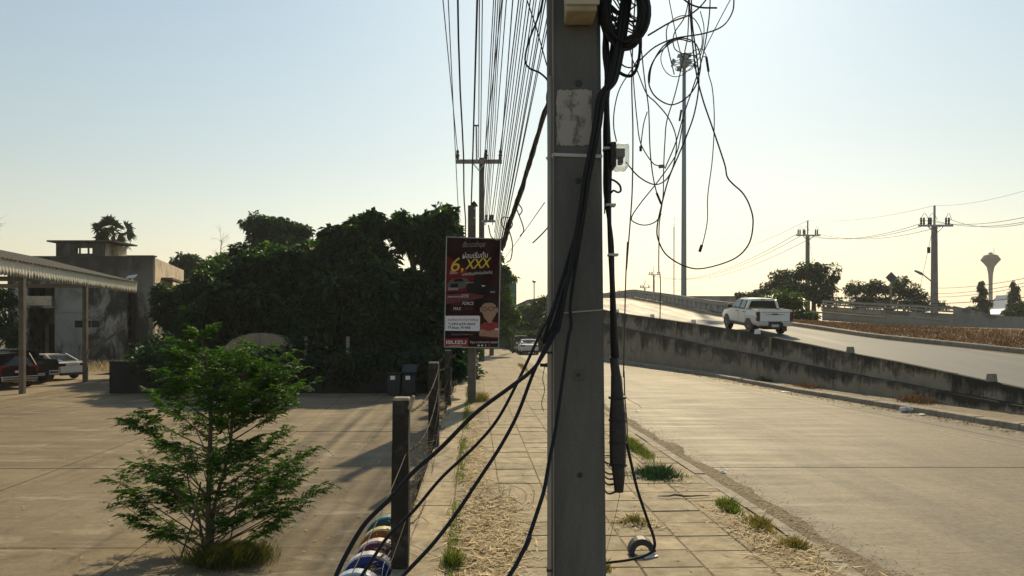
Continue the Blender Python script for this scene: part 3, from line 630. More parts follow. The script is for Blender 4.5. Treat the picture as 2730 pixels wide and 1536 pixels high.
# cables hugging the right edge of the pole
rt = [[c9(1080, -300), c9(1100, 0), c9(1130, 500), c9(1150, 1000), (1617, 215), (1618, 330), (1622, 430), (1621, 520), (1625, 620), (1629, 720), (1637, 850), (1641, 955)],
      [c9(1180, -300), c9(1160, 100), c9(1170, 600), c9(1200, 1100), (1623, 230), (1613, 330), (1613, 430), (1614, 520), (1631, 640), (1634, 740), (1640, 860), (1646, 955)],
      [c9(1300, 500), c9(1260, 900), c9(1230, 1200), (1619, 260), (1622, 360), (1626, 440), (1624, 540), (1626, 650), (1631, 760), (1632, 860), (1634, 955)]]
for k, pts in enumerate(rt):
    cable('riser_cable', ('leftmost', 'middle', 'rightmost')[k] + ' of three dark cables strapped along the right edge of the pole', pts, PY + .03 + .02 * k, (.0115, .0105, .0125)[k], group='riser cables at the pole edge', n=8)
for k in range(6):
    random.seed(60 + k); pts = [(1602 + random.uniform(0, 8), -60), (1606 + random.uniform(-3, 10), 60), (1605 + random.uniform(-2, 14), 140), (1610 + random.uniform(0, 8), 240), (1612, 420 + 30 * k)]
    cable('riser_wire', ('shortest', 'second shortest', 'third shortest', 'third longest', 'second longest', 'longest')[k] + ' thin dark wire tangled along the upper right pole edge', pts, PY + .06 + .01 * k, .004, group='tangled wires at the pole edge', n=5)
random.seed(9)
for (x, y) in ((1621, 398), (1627, 548), (1634, 680)): tag(MB().box(P(x, y, PY + .04), (.055, .07, .012)).build('cable_tie', M_strap), {398: 'pale cable tie by the clear meter', 548: 'pale cable tie midway down the riser cables', 680: 'pale cable tie lowest on the riser cables'}[y], 'cable tie', 'cable ties')
# clear covered meter
me_ = thing('electric_meter', 'electric meter under a clear plastic cover on the pole edge', 'meter', tuple(P(1650, 450, PY + .05)))
a = P(1631, 381, PY + .02); b_ = P(1641, 447, PY + .02); MB().b2(a.x - .01, b_.x, PY - .02, PY + .12, b_.z, a.z).build('back_plate', M_plastic, me_, bevel=.008)
a = P(1641, 383, PY); b_ = P(1677, 448, PY); m, qn = new('clear_plastic', .08, .5)
tr = qn.n('ShaderNodeBsdfTransparent'); tr.inputs[0].default_value = (.93, .92, .88, 1); mx = qn.n('ShaderNodeMixShader'); lw = qn.n('ShaderNodeLayerWeight'); lw.inputs[0].default_value = .35
qn.b.inputs['Base Color'].default_value = (.8, .78, .7, 1); qn.l(qn.math('ADD', qn.math('MULTIPLY', lw.outputs['Facing'], .55), .1), mx.inputs[0]); qn.l(tr.outputs[0], mx.inputs[1]); qn.l(qn.b.outputs[0], mx.inputs[2]); qn.l(mx.outputs[0], qn.t.nodes['Material Output'].inputs[0])
MB().b2(a.x, b_.x, PY - .03, PY + .13, b_.z, a.z).build('clear_cover', m, me_, bevel=.018)
a = P(1644, 392, PY); b_ = P(1668, 415, PY); MB().b2(a.x, b_.x, PY + .02, PY + .1, b_.z, a.z).build('mechanism', mat('meter_mech', (.1, .12, .13), .5), me_, bevel=.004)
a = P(1652, 415, PY); b_ = P(1664, 432, PY); MB().b2(a.x, b_.x, PY + .03, PY + .09, b_.z, a.z).build('register', M_plastic, me_, bevel=.003)
cable('cable_loop', 'small black cable loop below the clear meter', [(1628, 478), (1640, 483), (1652, 494), (1655, 508), (1647, 513), (1636, 508), (1629, 514)], PY + .05, .006, n=6)
# splice closure hanging on the right
cl_ = thing('splice_closure', 'long black cable splice closure hanging beside the pole', 'splice closure', tuple(P(1650, 1313, PY + .05)))
axis = [P(1636, 951, PY + .06), P(1642, 1000, PY + .06), P(1645, 1050, PY + .06), P(1646, 1100, PY + .06), P(1647, 1235, PY + .06), P(1650, 1270, PY + .06), P(1650, 1312, PY + .06)]
MB().tube([axis[0], axis[1]], [.024, .028], 10).build('neck', M_black, cl_)
MB().tube([axis[1], axis[2], axis[3]], [.029, .036, .044], 12).build('upper_sleeve', M_black, cl_)
MB().tube([axis[3], P(1647, 1160, PY + .06), axis[4]], [.046, .048, .046], 12).build('main_sleeve', M_black, cl_)
MB().tube([axis[4], axis[5], axis[6]], [.040, .036, .026], 10).build('lower_sleeve', M_black, cl_)
for y_ in (1060, 1120, 1180, 1240): MB().lathe([(.046, -.008), (.052, -.004), (.052, .004), (.046, .008)], P(1646 + (y_ - 1060) * .01, y_, PY + .06), 12).build('clamp_band', M_plastic, cl_)
for k, y_ in enumerate((1238, 1263, 1275, 1288, 1310)):
    q = MB().tube(spline([P(1605, y_ - 12, PY + .27), P(1622, y_ - 2 + k * 2, PY + .2), P(1645, y_, PY + .07)], 5), .006, 6); q.build('tail_cable', M_cable, cl_)
# loose cables right of the pole
LW = [
 ([c4(560, -300), c4(530, 0), c4(512, 400), c4(518, 700), c4(515, 1000), c4(505, 1170), c4(495, 1300), c4(483, 1449), c5(240, 280), c5(225, 600), c5(215, 1000), c5(205, 1449), c8(565, 280), c8(570, 430), c8(583, 600), c8(580, 690)], (4.3, 4.7), .0035, M_wirebrown, 'long thin wire hanging straight down just right of the pole'),
 ([c8(580, 690), c8(605, 800), c8(640, 950), c8(700, 1130), c8(735, 1230), c8(737, 1290), c8(700, 1325), c8(600, 1355), c8(465, 1372), c8(380, 1376)], [4.7, 4.68, 4.66, 4.64, 4.62, 4.6, 4.58, 4.55, 4.52, 4.5], .009, M_cable, 'thick black cable hanging low and looping back to the pole'),
 ([c4(820, 0), c4(840, 250), c4(860, 400), c4(895, 540), c4(950, 700), c4(1010, 880), c4(1030, 960), c4(1110, 1040), c4(1150, 1120), c4(1163, 1200), c4(1140, 1310), c4(1060, 1390), c4(900, 1440), c4(800, 1430), c4(700, 1370), c4(655, 1290), c4(648, 1220), c4(670, 1110), c4(710, 960), c4(760, 840), c4(810, 720), c4(850, 600), c4(872, 450), c4(860, 300), c4(835, 100), c4(830, -200)], (5.2, 5.6), .0046, M_wire, 'very large loop of dark wire hanging low in the sky'),
 ([c4(1250, -250), c4(1100, -100), c4(905, 265), c4(915, 310), c4(925, 400), c4(945, 480), c4(955, 640), c4(945, 850), c4(920, 1050), c4(918, 1180), c4(900, 1280), c4(882, 1340)], 5.3, .003, M_wire, 'wire ending in a dangling plug at the far right of the tangle'),
 ([c4(822, -200), c4(815, 150), c4(800, 260), c4(770, 400), c4(740, 520), c4(700, 650), c4(690, 760), c4(683, 900), c4(680, 1050), c4(660, 1200), c4(658, 1300), c4(657, 1449), c5(525, 560), c5(530, 700), c5(525, 960)], (5.0, 5.4), .0034, M_wirebrown, 'wire dropping through the tangle down to the barrier'),
 ([c4(605, 450), c4(620, 350), c4(680, 250), c4(760, 205), c4(850, 230), c4(882, 330), c4(860, 450), c4(800, 530), c4(720, 562), c4(640, 520), c4(604, 450), c4(610, 370), c4(655, 290), c4(750, 215), c4(830, 225)], 5.1, .0042, M_cable, 'double ring of wire circling the distant mast head'),
 ([c4(970, 43), c4(880, 40), c4(820, 18), c4(760, -30)], 4.9, .005, M_cable, 'short cable tail crossing the top edge of the picture'),
 ([c4(1050, -80), c4(1060, 0), c4(1050, 70), c4(1000, 140), c4(900, 180), c4(750, 205), c4(640, 250), c4(560, 320), c4(520, 360), c4(470, 355), c4(430, 310)], (5.2, 4.5), .0042, M_cable, 'long arc of wire swinging from the top right to the coil'),
 ([c4(935, -200), c4(930, 60), c4(905, 240), c4(880, 350), c4(830, 500), c4(790, 620), c4(750, 760), c4(705, 870), c4(690, 905)], 5.1, .0036, M_wire, 'wire slanting down to a small grey tag'),
 ([c4(1000, -150), c4(910, 0), c4(830, 75), c4(720, 120), c4(600, 190)], (5.0, 4.5), .0046, M_cable, 'cable arching from the coil up to the top edge'),
 ([c4(740, 400), c4(700, 220), c4(710, 130), c4(780, 85), c4(850, 105), c4(890, 200), c4(870, 290), c4(800, 290), c4(742, 260), c4(740, 180), c4(800, 80), c4(830, -100)], 5.0, .0032, M_wire, 'upper knot of looping wire above the mast head'),
 ([c4(430, 760), c4(415, 680), c4(420, 580), c4(450, 470), c4(520, 360), c4(560, 280), c4(565, 200)], (4.25, 4.4), .003, M_wire, 'thin wire bowing from the clear meter up to the coil'),
 ([c4(515, 330), c4(525, 480), c4(540, 640), c4(560, 770), c4(620, 870), c4(660, 893)], 4.8, .003, M_wire, 'thin wire ending at the left side of the grey tag'),
 ([c4(560, 230), c4(580, 420), c4(600, 560), c4(605, 640), c4(610, 800), c4(625, 940), c4(650, 1050), c4(672, 1100)], 4.9, .0034, M_wire, 'wire with a dark sleeve at its lower end'),
 ([c4(480, 870), c4(540, 940), c4(600, 980), c4(650, 990), c4(700, 960), c4(735, 890), c4(752, 780), c4(740, 700), c4(700, 620), c4(640, 550), c4(590, 500), c4(545, 390), c4(510, 300), c4(500, 200)], (4.3, 4.9), .0034, M_wire, 'wire curving from the clear meter round and up to the coil'),
 ([c4(790, 640), c4(760, 800), c4(720, 880), c4(640, 990), c4(560, 1090), c4(510, 1170), c4(540, 1200), c4(590, 1208), c4(640, 1190), c4(670, 1150)], 5.0, .0034, M_wire, 'wire folding into a flat loop low beside the pole'),
 ([c4(418, 355), c4(440, 385), c4(485, 408), c4(520, 398), c4(545, 345), c4(556, 260), c4(556, 180)], 4.35, .0095, M_cable, 'thick U shaped cable hanging under the coil'),
 ([c4(595, 600), c4(575, 670), c4(562, 770), c4(560, 790)], 4.8, .003, M_wire, 'short wire with a small connector hanging near the clear meter'),
 ([c4(880, 60), c4(900, 160), c4(880, 300), c4(800, 390), c4(740, 412), c4(690, 380), c4(668, 310), c4(700, 240), c4(770, 200)], 5.2, .0028, M_wire, 'thin inner ring of wire left of the mast head'),
 ([c4(700, -60), c4(780, 300), c4(850, 270), c4(890, 265), c4(912, 300)], 5.25, .0028, M_wire, 'thin wire bridging the two rings above the mast'),
]
for pts, Y, r, mt_, lab in LW: cable('loose_wire', lab, pts, Y, r * (1.15 if r < .006 else 1), mt_, 'loose wires tangled right of the pole', 'wire', 6, 7)
def slug(name, label, a, b_, Y, r, mt_=M_plastic): tag(MB().tube(px_path([a, b_], Y), r, 8).build(name, mt_, bevel=.002), label, 'connector', 'connectors on the loose wires')
slug('wire_plug', 'dangling plug at the end of the rightmost wire', c4(888, 1315), c4(876, 1352), 5.3, .011)
slug('wire_sleeve', 'dark sleeve on the rightmost wire near the mast head', c4(912, 305), c4(924, 385), 5.3, .009)
slug('wire_sleeve', 'dark sleeve at the low end of a hanging wire', c4(645, 1035), c4(670, 1095), 4.9, .008)
slug('wire_plug', 'small connector below the thin wire by the clear meter', c4(559, 785), c4(560, 812), 4.8, .009)
slug('wire_sleeve', 'dark sleeve on the wire crossing the mast head', c4(778, 590), c4(768, 650), 5.0, .007)
p = P(*c4(672, 893), 4.95); tag(MB().box(p, (.04, .008, .024), Matrix.Rotation(R(-6), 3, 'Y')).build('wire_tag', mat('grey_tag', (.2, .19, .18), .6), bevel=.002), 'small grey tag clipped to two loose wires', 'tag')
# left edge of the pole: short curly wires
cable('curl_wire', 'thin cable curving into the left edge of the pole', [(1452, -40), (1440, 30), (1410, 110), (1400, 160), (1412, 182), (1440, 195), (1462, 220), (1458, 260), (1462, 300)], PY + .1, .0055, cat='wire')
cable('curl_wire', 'fine rusty wire hanging low at the left edge of the pole', [(1452, 978), (1447, 1010), (1452, 1040), (1444, 1075), (1449, 1096)], PY + .15, .0022, M_rust, cat='wire')
cable('curl_wire', 'short wire stub slanting from the left pole edge', [(1468, 598), (1445, 624), (1420, 648)], PY + .3, .004, M_wire, cat='wire')
cable('curl_wire', 'hair thin wire from the splice closure to the ground', [c8(545, 945), c8(535, 1010), c8(505, 1150), c8(466, 1300), c8(440, 1400)], [4.4, 4.9, 6, 7.2, 7.6], .0018, M_wire, cat='wire')
cable('curl_wire', 'fine curled wire beside the splice closure', [(1650, 985), (1658, 1010), (1662, 1050), (1680, 1068), (1700, 1078), (1710, 1088)], 4.5, .0013, M_rust, cat='wire')

# ------------------------------------------------------------------ far poles, sign, overhead wires
def conc_pole(name, label, base, h, w0, w1, group=None, mt=None, depth=.9):
    t_ = thing(name, label, 'utility pole', tuple(base), group)
    x, y, z = base; q = MB(); q.loft([[(x - w / 2, y - w * depth / 2, z + zz), (x + w / 2, y - w * depth / 2, z + zz), (x + w / 2, y + w * depth / 2, z + zz), (x - w / 2, y + w * depth / 2, z + zz)] for w, zz in ((w0, -.3), ((w0 + w1) / 2, h / 2), (w1, h))], closed=True)
    q.build('shaft', mt or M_farpole, t_); return t_
M_dullpole = mat('dull_pole', (.075, .07, .06), .9, col2=(.13, .12, .1), scale=4, bump=.4)
# sign pole
sp = conc_pole('utility_pole', 'short grey concrete pole that holds the poster board', P(1258, 1072, 25), 6.54, .27, .25, mt=M_dullpole)
MB().prism([(-.125, 0), (.125, 0), (.07, .09), (0, .16), (-.07, .09)], P(1264, 548, 25) - Vector((0, .11, .02)), (1, 0, 0), (0, 0, 1), (0, 1, 0), .22).build('pole_cap', M_post, sp)
for y_ in (556, 581, 605, 617): MB().box(P(1265, y_, 24.87), (.035, .01, .045)).build('bolt_hole', M_white if y_ < 590 else M_black, sp)
fp = conc_pole('utility_pole', 'taller grey concrete pole with steel crossarm behind the poster board', P(1284, 960, 55), 14.8, .42, .36, mt=M_dullpole)
cx = P(1276, 430, 55)
MB().box(P(1277, 431, 54.7), (3.35, .12, .3)).build('crossarm', M_farpole, fp)
for px in (1220, 1296, 1334): q = MB().lathe([(.06, 0), (.15, .1), (.1, .16), (.16, .3), (.09, .4), (.12, .58), (.05, .7)], P(px, 425, 54.7), 10); q.build('insulator', M_plastic, fp)
for s_ in (-1, 1): MB().bar(P(1277 + s_ * 18, 433, 54.6), P(1277, 455, 54.6), .07).build('brace', M_steel, fp)
MB().bar(P(1271, 433, 54.6), P(1270, 336, 54.6), .12).build('spire', M_steel, fp); MB().box(P(1270, 335, 54.6), (.3, .12, .1)).build('spire_clamp', M_plastic, fp)
MB().box(P(1302, 590, 54.4), (1.0, .1, .16)).build('low_arm', M_steel, fp)
for px in (1297, 1307, 1313): q = MB().lathe([(.05, 0), (.1, .1), (.06, .2), (.1, .32), (.04, .42)], P(px, 588, 54.4), 8); q.build('insulator', M_plastic, fp)
# overhead wires: (x at the frame top, far x, far y, radius)
OW = [(1182, 1222, 424, .014), (1196, 1224, 600, .012), (1222, 1242, 630, .022), (1272, 1256, 560, .024), (1278, 1276, 420, .014), (1286, 1281, 420, .014), (1315, 1284, 560, .012), (1320, 1287, 585, .012), (1327, 1292, 600, .012), (1332, 1295, 600, .012), (1340, 1299, 592, .01), (1337, 1290, 424, .014), (1348, 1303, 590, .012),
      (1366, 1334, 424, .016), (1380, 1308, 590, .014), (1388, 1313, 600, .012), (1393, 1318, 620, .012), (1402, 1318, 640, .012), (1412, 1322, 640, .014), (1420, 1326, 640, .012), (1428, 1328, 650, .012), (1437, 1330, 650, .012), (1444, 1332, 655, .012), (1452, 1334, 655, .014), (1463, 1336, 655, .012), (1472, 1337, 655, .012)]
OW.sort(); ORD = 'first second third fourth fifth sixth seventh eighth ninth tenth eleventh twelfth thirteenth fourteenth fifteenth sixteenth seventeenth eighteenth nineteenth twentieth twenty-first twenty-second twenty-third twenty-fourth twenty-fifth twenty-sixth'.split()
for k, (x0, xf, yf, r) in enumerate(OW):
    Yf = 54.5; ry = 872 - (8.6 - HC - (k % 5) * .25) * F / PY      # row where the near crossarm would be
    xn = xf + (x0 - xf) * (yf - ry) / yf
    a = P(xn, ry, PY + .3); b_ = P(xf, yf, Yf); pts = []
    sg = .12 + .25 * ((k * 7) % 5) / 5
    for i in range(15):
        t = i / 14; p = a.lerp(b_, t); p.z -= 4 * sg * t * (1 - t); pts.append(p)
    if k in (2, 11): pts = [p + Vector((.02 * math.sin(i * 1.3), 0, .03 * math.sin(i * 1.7))) for i, p in enumerate(pts)]
    lab = 'overhead cable strung from above to the far pole, '
    lab = ('leftmost thin overhead wire running to the far crossarm' if k == 0 else 'wavy dark overhead cable third from the left' if k == 2 else ORD[k] + ' overhead wire from the left along the top picture edge')
    tag(MB().tube(pts, [r * (.6 + 1.5 * i / 14) for i in range(15)], 5).build('overhead_wire', M_wire, smooth=True), lab, 'wire', 'overhead wires between the poles')
tag(MB().tube([P(1405, 0, 9), P(1430, 75, 9.2), P(1458, 175, 9.5)], .008, 5).build('overhead_wire', M_wire), 'short wire crossing the others towards the near pole', 'wire', 'overhead wires between the poles')
tag(MB().tube([P(1452, 540, 30), P(1410, 600, 45), P(1345, 690, 70)], .02, 5).build('overhead_wire', M_wire), 'single faint wire slanting below the others right of the poster', 'wire', 'overhead wires between the poles')
# heavy bundle leaning behind the near pole
bd = thing('cable_bundle', 'heavy ragged cable bundle slanting down behind the near pole', 'cable bundle', tuple(P(1342, 640, 26)))
bp = [Vector((.38, 4.5, 6.3)), Vector((.46, 6.6, 5.85)), P(1482, 215, 9.5), P(1452, 300, 11), P(1425, 395, 14), P(1400, 470, 17), P(1380, 535, 20), P(1358, 600, 24), P(1338, 662, 28)]
for k in range(9):
    random.seed(100 + k); ofs = Vector((random.uniform(-1, 1), 0, random.uniform(-1, 1))); pts = []
    sp_ = spline(bp, 6)
    for i, p in enumerate(sp_):
        s_ = p.y / 2000 * 5; pts.append(p + Vector((ofs.x * math.cos(i * .35) - ofs.z * math.sin(i * .35), 0, ofs.x * math.sin(i * .35) + ofs.z * math.cos(i * .35))) * s_ + Vector((random.uniform(-.3, .3), 0, random.uniform(-.3, .3))) * s_ * .5)
    MB().tube(pts, [p.y / 2000 * 2.6 for p in sp_], 5).build('strand', M_wire, bd)
for k, pts in enumerate(([(1380, 540), (1392, 560), (1384, 575)], [(1372, 545), (1390, 590), (1396, 615), (1386, 630)], [(1358, 580), (1340, 580), (1338, 600), (1352, 615), (1366, 600), (1360, 578)], [(1350, 625), (1332, 640), (1310, 632), (1302, 600)], [(1356, 610), (1366, 650), (1362, 690), (1350, 700)])):
    MB().tube(spline(px_path(pts, 22), 5), .018, 5).build('loose_end', M_wirebrown, bd)

# ------------------------------------------------------------------ poster board
SY = 24.72
sg = thing('poster_board', 'tall dark red campaign poster board with yellow price and smiling man', 'poster', tuple(P(1258, 926, SY)))
def sp_(cx, cy):      # poster drawing coordinates to the board plane
    t = (cy - 140) / 1250; return ((1160 + (cx + 0) / 4.26), 600 + cy / 4.26)
def SPt(cx, cy, d): x, y = sp_(cx, cy); return P(x, y, SY) + Vector((0, -d, 0))
def sheet(name, poly, d, mt_, th=.003):
    v = [SPt(x, y, d) for x, y in poly]; n = len(v); q = MB(); q.add(v + [p + Vector((0, th, 0)) for p in v], [tuple(range(n)), tuple(range(2 * n - 1, n - 1, -1))] + [(i, n + i, n + (i + 1) % n, (i + 1) % n) for i in range(n)]); return q.build(name, mt_, sg)
sheet('board', [(130, 135), (745, 160), (720, 1395), (105, 1385)], 0, mat('poster_black', (.012, .006, .008), .8, spec=.08, col2=(.03, .006, .01), scale=.9), .03)
for a, b_ in (((130, 135), (745, 160)), ((745, 160), (720, 1395)), ((720, 1395), (105, 1385)), ((105, 1385), (130, 135))): MB().bar(SPt(*a, .004), SPt(*b_, .004), .02, .03).build('frame', M_steel, sg)
for zc in (300, 1250): MB().bar(SPt(440, zc, -.05) - Vector((.4, 0, 0)), SPt(440, zc, -.05) + Vector((.4, 0, 0)), .04).build('batten', M_steel, sg)
def ink(name, c): return mat('ink_' + name, c, .8, spec=.08)
I_red = mat('ink_red', (.2, .012, .018), .8, spec=.08, col2=(.09, .01, .014), scale=1.6); I_w = ink('white', (.62, .6, .6)); I_y = ink('yellow', (.62, .44, .06)); I_k = ink('black', (.012, .012, .014)); I_sk = mat('ink_skin', (.34, .2, .135), .5, col2=(.26, .145, .1), scale=6); I_box = ink('paleblue', (.66, .68, .75)); I_r2 = ink('bright_red', (.42, .015, .025)); I_g = ink('grey', (.1, .09, .09)); I_g2 = ink('midgrey', (.24, .22, .22)); I_shirt = mat('ink_shirt', (.26, .012, .016), .5, col2=(.19, .01, .012), scale=8)
sheet('printed_red_field', [(126, 335), (215, 400), (300, 480), (430, 580), (520, 700), (520, 745), (118, 765)], .004, I_red)
sheet('printed_red_field', [(118, 790), (360, 770), (560, 800), (540, 830), (116, 900)], .004, mat('ink_darkred', (.09, .01, .014), .5))
sheet('printed_glow', [(170, 520), (262, 540), (250, 556), (165, 558)], .006, I_g2)
# printed pick-ups
sheet('printed_vehicle', [(140, 680), (150, 650), (200, 612), (300, 598), (360, 604), (395, 650), (395, 700), (300, 725), (150, 735)], .006, I_g)
sheet('printed_grille', [(175, 672), (260, 662), (262, 705), (180, 712)], .009, I_k); sheet('printed_bumper', [(145, 712), (265, 716), (262, 738), (150, 742)], .009, I_g2); sheet('printed_windscreen', [(215, 616), (300, 606), (330, 640), (215, 646)], .009, I_k)
sheet('printed_vehicle', [(350, 700), (372, 660), (430, 640), (450, 612), (500, 640), (575, 690), (690, 700), (690, 760), (540, 775), (370, 770)], .0115, I_k)
sheet('printed_lamp', [(525, 682), (580, 690), (540, 702)], .0145, I_w); sheet('printed_lamp', [(345, 655), (440, 650), (440, 657), (345, 664)], .0145, I_g2)
sheet('printed_patch', [(628, 752), (680, 754), (678, 770), (626, 768)], .0145, I_g2)
# white contact box
rb = []
for cx_, cy_, a0 in ((492, 1048, -90), (490, 1187, 0)):
    for k in range(5): a = R(a0 + k * 22.5); rb.append((cx_ + 18 * math.cos(a), cy_ + 18 * math.sin(a)))
sheet('printed_contact_box', [(112, 1032)] + rb + [(109, 1200)], .006, I_box)
sheet('printed_logo_box', [(107, 1292), (378, 1288), (374, 1384), (106, 1382)], .006, mat('ink_logo', (.2, .012, .02), .5))
# printed man: shirt, arms, neck, face, hair, glasses, smile
sheet('printed_shirt', [(505, 1200), (520, 1130), (560, 1105), (600, 1098), (660, 1098), (715, 1112), (722, 1200), (716, 1285), (520, 1270)], .006, I_shirt)
sheet('printed_neck', [(590, 1060), (650, 1060), (648, 1104), (620, 1118), (596, 1104)], .009, I_sk)
sheet('printed_arm', [(498, 1235), (510, 1190), (545, 1186), (600, 1208), (680, 1188), (720, 1186), (720, 1270), (640, 1272), (560, 1258), (505, 1262)], .009, I_sk)
sheet('printed_sleeve', [(676, 1178), (722, 1172), (722, 1190), (680, 1194)], .0115, I_w)
sheet('printed_ear', [(692, 945), (716, 935), (716, 985), (694, 1005)], .0075, I_sk); sheet('printed_ear', [(508, 940), (530, 935), (532, 995), (512, 985)], .0075, I_sk)
face = [(528, 900), (545, 868), (600, 852), (660, 862), (690, 900), (698, 960), (688, 1020), (660, 1070), (625, 1098), (595, 1095), (560, 1060), (535, 1000)]
sheet('printed_face', face, .0115, I_sk)
sheet('printed_hair', [(524, 935), (524, 870), (555, 830), (620, 812), (677, 836), (700, 880), (700, 935), (684, 905), (650, 886), (600, 884), (556, 890), (538, 912)], .0145, I_k)
def ring(cx_, cy_, rx, ry, w_, d):
    n = 16; v = []; q = MB()
    for k in range(n):
        a = 2 * math.pi * k / n; v += [SPt(cx_ + rx * math.cos(a), cy_ + ry * math.sin(a), d), SPt(cx_ + (rx - w_) * math.cos(a), cy_ + (ry - w_) * math.sin(a), d)]
    q.add(v, [(2 * k, 2 * k + 1, (2 * k + 3) % (2 * n), (2 * k + 2) % (2 * n)) for k in range(n)]); q.build('printed_glasses', I_k, sg)
ring(566, 955, 31, 23, 6, .017); ring(634, 950, 33, 24, 6, .017); sheet('printed_glasses', [(664, 938), (712, 930), (712, 938), (664, 946)], .017, I_k)
sheet('printed_smile', [(576, 1030), (610, 1024), (640, 1024), (628, 1038), (600, 1044)], .0145, I_g2); sheet('printed_nose', [(595, 970), (606, 968), (616, 1000), (598, 1006), (586, 1000)], .0145, mat('ink_skin2', (.33, .18, .12), .5))
sheet('printed_collar', [(592, 1100), (622, 1124), (650, 1100), (655, 1116), (624, 1140), (590, 1116)], .0115, mat('ink_collar', (.15, .008, .012), .5))
def text(body, box, mt_, d=.010, shear=.0, tilt=0, name='printed_text', bold=.0, font=None):
    cu = bpy.data.curves.new('printed_text', 'FONT'); cu.body = body; cu.size = 1; cu.shear = shear; cu.offset = bold
    o = bpy.data.objects.new('text_tmp', cu); COL.objects.link(o); dg = bpy.context.evaluated_depsgraph_get(); me = bpy.data.meshes.new_from_object(o.evaluated_get(dg))
    bpy.data.objects.remove(o)
    if not len(me.vertices): return
    co = np.array([v.co for v in me.vertices]); lo, hi = co.min(0), co.max(0); wd, hd = max(hi[0] - lo[0], 1e-4), max(hi[1] - lo[1], 1e-4)
    x0, y0, x1, y1 = box
    for v in me.vertices:
        fx = (v.co.x - lo[0]) / wd; fy = (v.co.y - lo[1]) / hd; v.co = SPt(x0 + (x1 - x0) * fx, y1 + (y0 - y1) * fy - tilt * fx, d) - org(sg)
    me.name = name; obj(name, me, mt_, sg)
text('เฮ็ดทรงส่งลุย!', (315, 190, 570, 268), I_w, .008, .2, 4, bold=.012); text('เฮ็ดทรงส่งลุย!', (317, 193, 568, 264), I_k, .011, .2, 4, bold=-.004)
text('ผ่อนเริ่มต้น', (310, 312, 600, 382), I_w, .011, .15, 12, bold=.006)
text('6', (180, 372, 282, 530), I_y, .013, .25, 4); text(',', (290, 490, 322, 542), I_y, .013, .2); text('XXX', (340, 395, 640, 505), I_y, .013, .25, 24, bold=.015)
text('บาท/เดือน(สำหรับเบื้องต้น)', (310, 540, 650, 585), I_w, .013, .25, 26)
text('Ddi', (300, 787, 384, 802), I_w, .011, .3); text('MAXFORCE', (142, 806, 384, 824), I_w, .011, .3)
text('MAX', (180, 878, 296, 915), mat('ink_dim_red', (.1, .01, .012), .5), .009, .3); text('FORCE', (306, 872, 440, 908), I_w, .009, .3); text('MAX', (204, 932, 300, 968), I_w, .009, .3); text('DEAL', (308, 928, 450, 965), mat('ink_dim_red2', (.13, .012, .014), .5), .009, .3)
text('สนใจรถติดต่อเซลล์บลู', (140, 1058, 486, 1096), I_r2, .010, .15, bold=.012); text('093-659-4564', (188, 1110, 456, 1138), I_k, .010, .15, bold=.015); text('blue_91456', (190, 1150, 402, 1184), I_k, .010, .15, bold=.015)
ring(164, 1160, 16, 16, 6, .010); sheet('printed_phone_icon', [(152, 1108), (160, 1104), (164, 1116), (176, 1126), (182, 1124), (180, 1134), (166, 1130), (154, 1120)], .010, ink('teal', (.03, .16, .16)))
text('*เงื่อนไขเป็นไปตามที่บริษัทกำหนด', (180, 1230, 430, 1252), I_g2, .010)
text('ISUZU', (126, 1312, 354, 1352), I_w, .010, 0, bold=.02); sheet('printed_rule', [(168, 1372), (308, 1371), (308, 1375), (168, 1376)], .010, I_w)
text('อีซูซุ ช.แสงมงคล อยุธยา', (396, 1316, 714, 1350), I_w, .010)
for k, (x, c_) in enumerate(((494, I_w), (534, I_w), (574, I_w), (614, I_r2))): sheet('printed_icon', [(x - 11, 1360), (x + 11, 1360), (x + 11, 1376), (x - 11, 1376)] if k != 2 else [(x - 4, 1358), (x + 5, 1358), (x + 3, 1380), (x - 4, 1380)], .010, c_)

# ------------------------------------------------------------------ fence: concrete posts and barbed wire
ft = ['nearest tall dark fence post with chipped pale top', 'second dark concrete fence post from the camera with pale top', 'third dark concrete fence post beside the poster pole', 'fourth fence post just behind the poster pole', 'fifth fence post far along the footway', 'farthest fence post along the footway']
tops = []
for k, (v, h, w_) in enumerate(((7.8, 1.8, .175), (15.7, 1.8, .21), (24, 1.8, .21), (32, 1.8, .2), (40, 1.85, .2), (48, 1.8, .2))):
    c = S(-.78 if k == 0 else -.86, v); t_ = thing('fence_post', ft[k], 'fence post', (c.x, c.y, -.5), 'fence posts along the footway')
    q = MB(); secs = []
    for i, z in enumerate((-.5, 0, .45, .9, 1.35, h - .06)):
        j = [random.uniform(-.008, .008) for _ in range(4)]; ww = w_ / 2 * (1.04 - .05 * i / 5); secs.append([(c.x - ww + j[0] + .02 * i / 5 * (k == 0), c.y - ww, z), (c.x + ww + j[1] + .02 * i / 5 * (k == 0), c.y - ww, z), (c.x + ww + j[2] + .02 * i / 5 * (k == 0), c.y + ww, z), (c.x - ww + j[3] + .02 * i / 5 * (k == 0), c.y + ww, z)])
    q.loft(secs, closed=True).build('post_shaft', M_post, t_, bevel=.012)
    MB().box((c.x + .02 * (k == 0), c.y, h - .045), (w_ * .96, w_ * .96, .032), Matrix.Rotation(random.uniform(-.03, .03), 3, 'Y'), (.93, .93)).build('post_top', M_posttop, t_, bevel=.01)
    if k == 0:      # chipped corner
        MB().box((c.x + .125, c.y - .04, h - .08), (.05, .1, .15), Matrix.Rotation(.3, 3, 'Y'), (.6, .8)).build('loose_chip', M_posttop, t_, bevel=.015)
    tops.append((c, h))
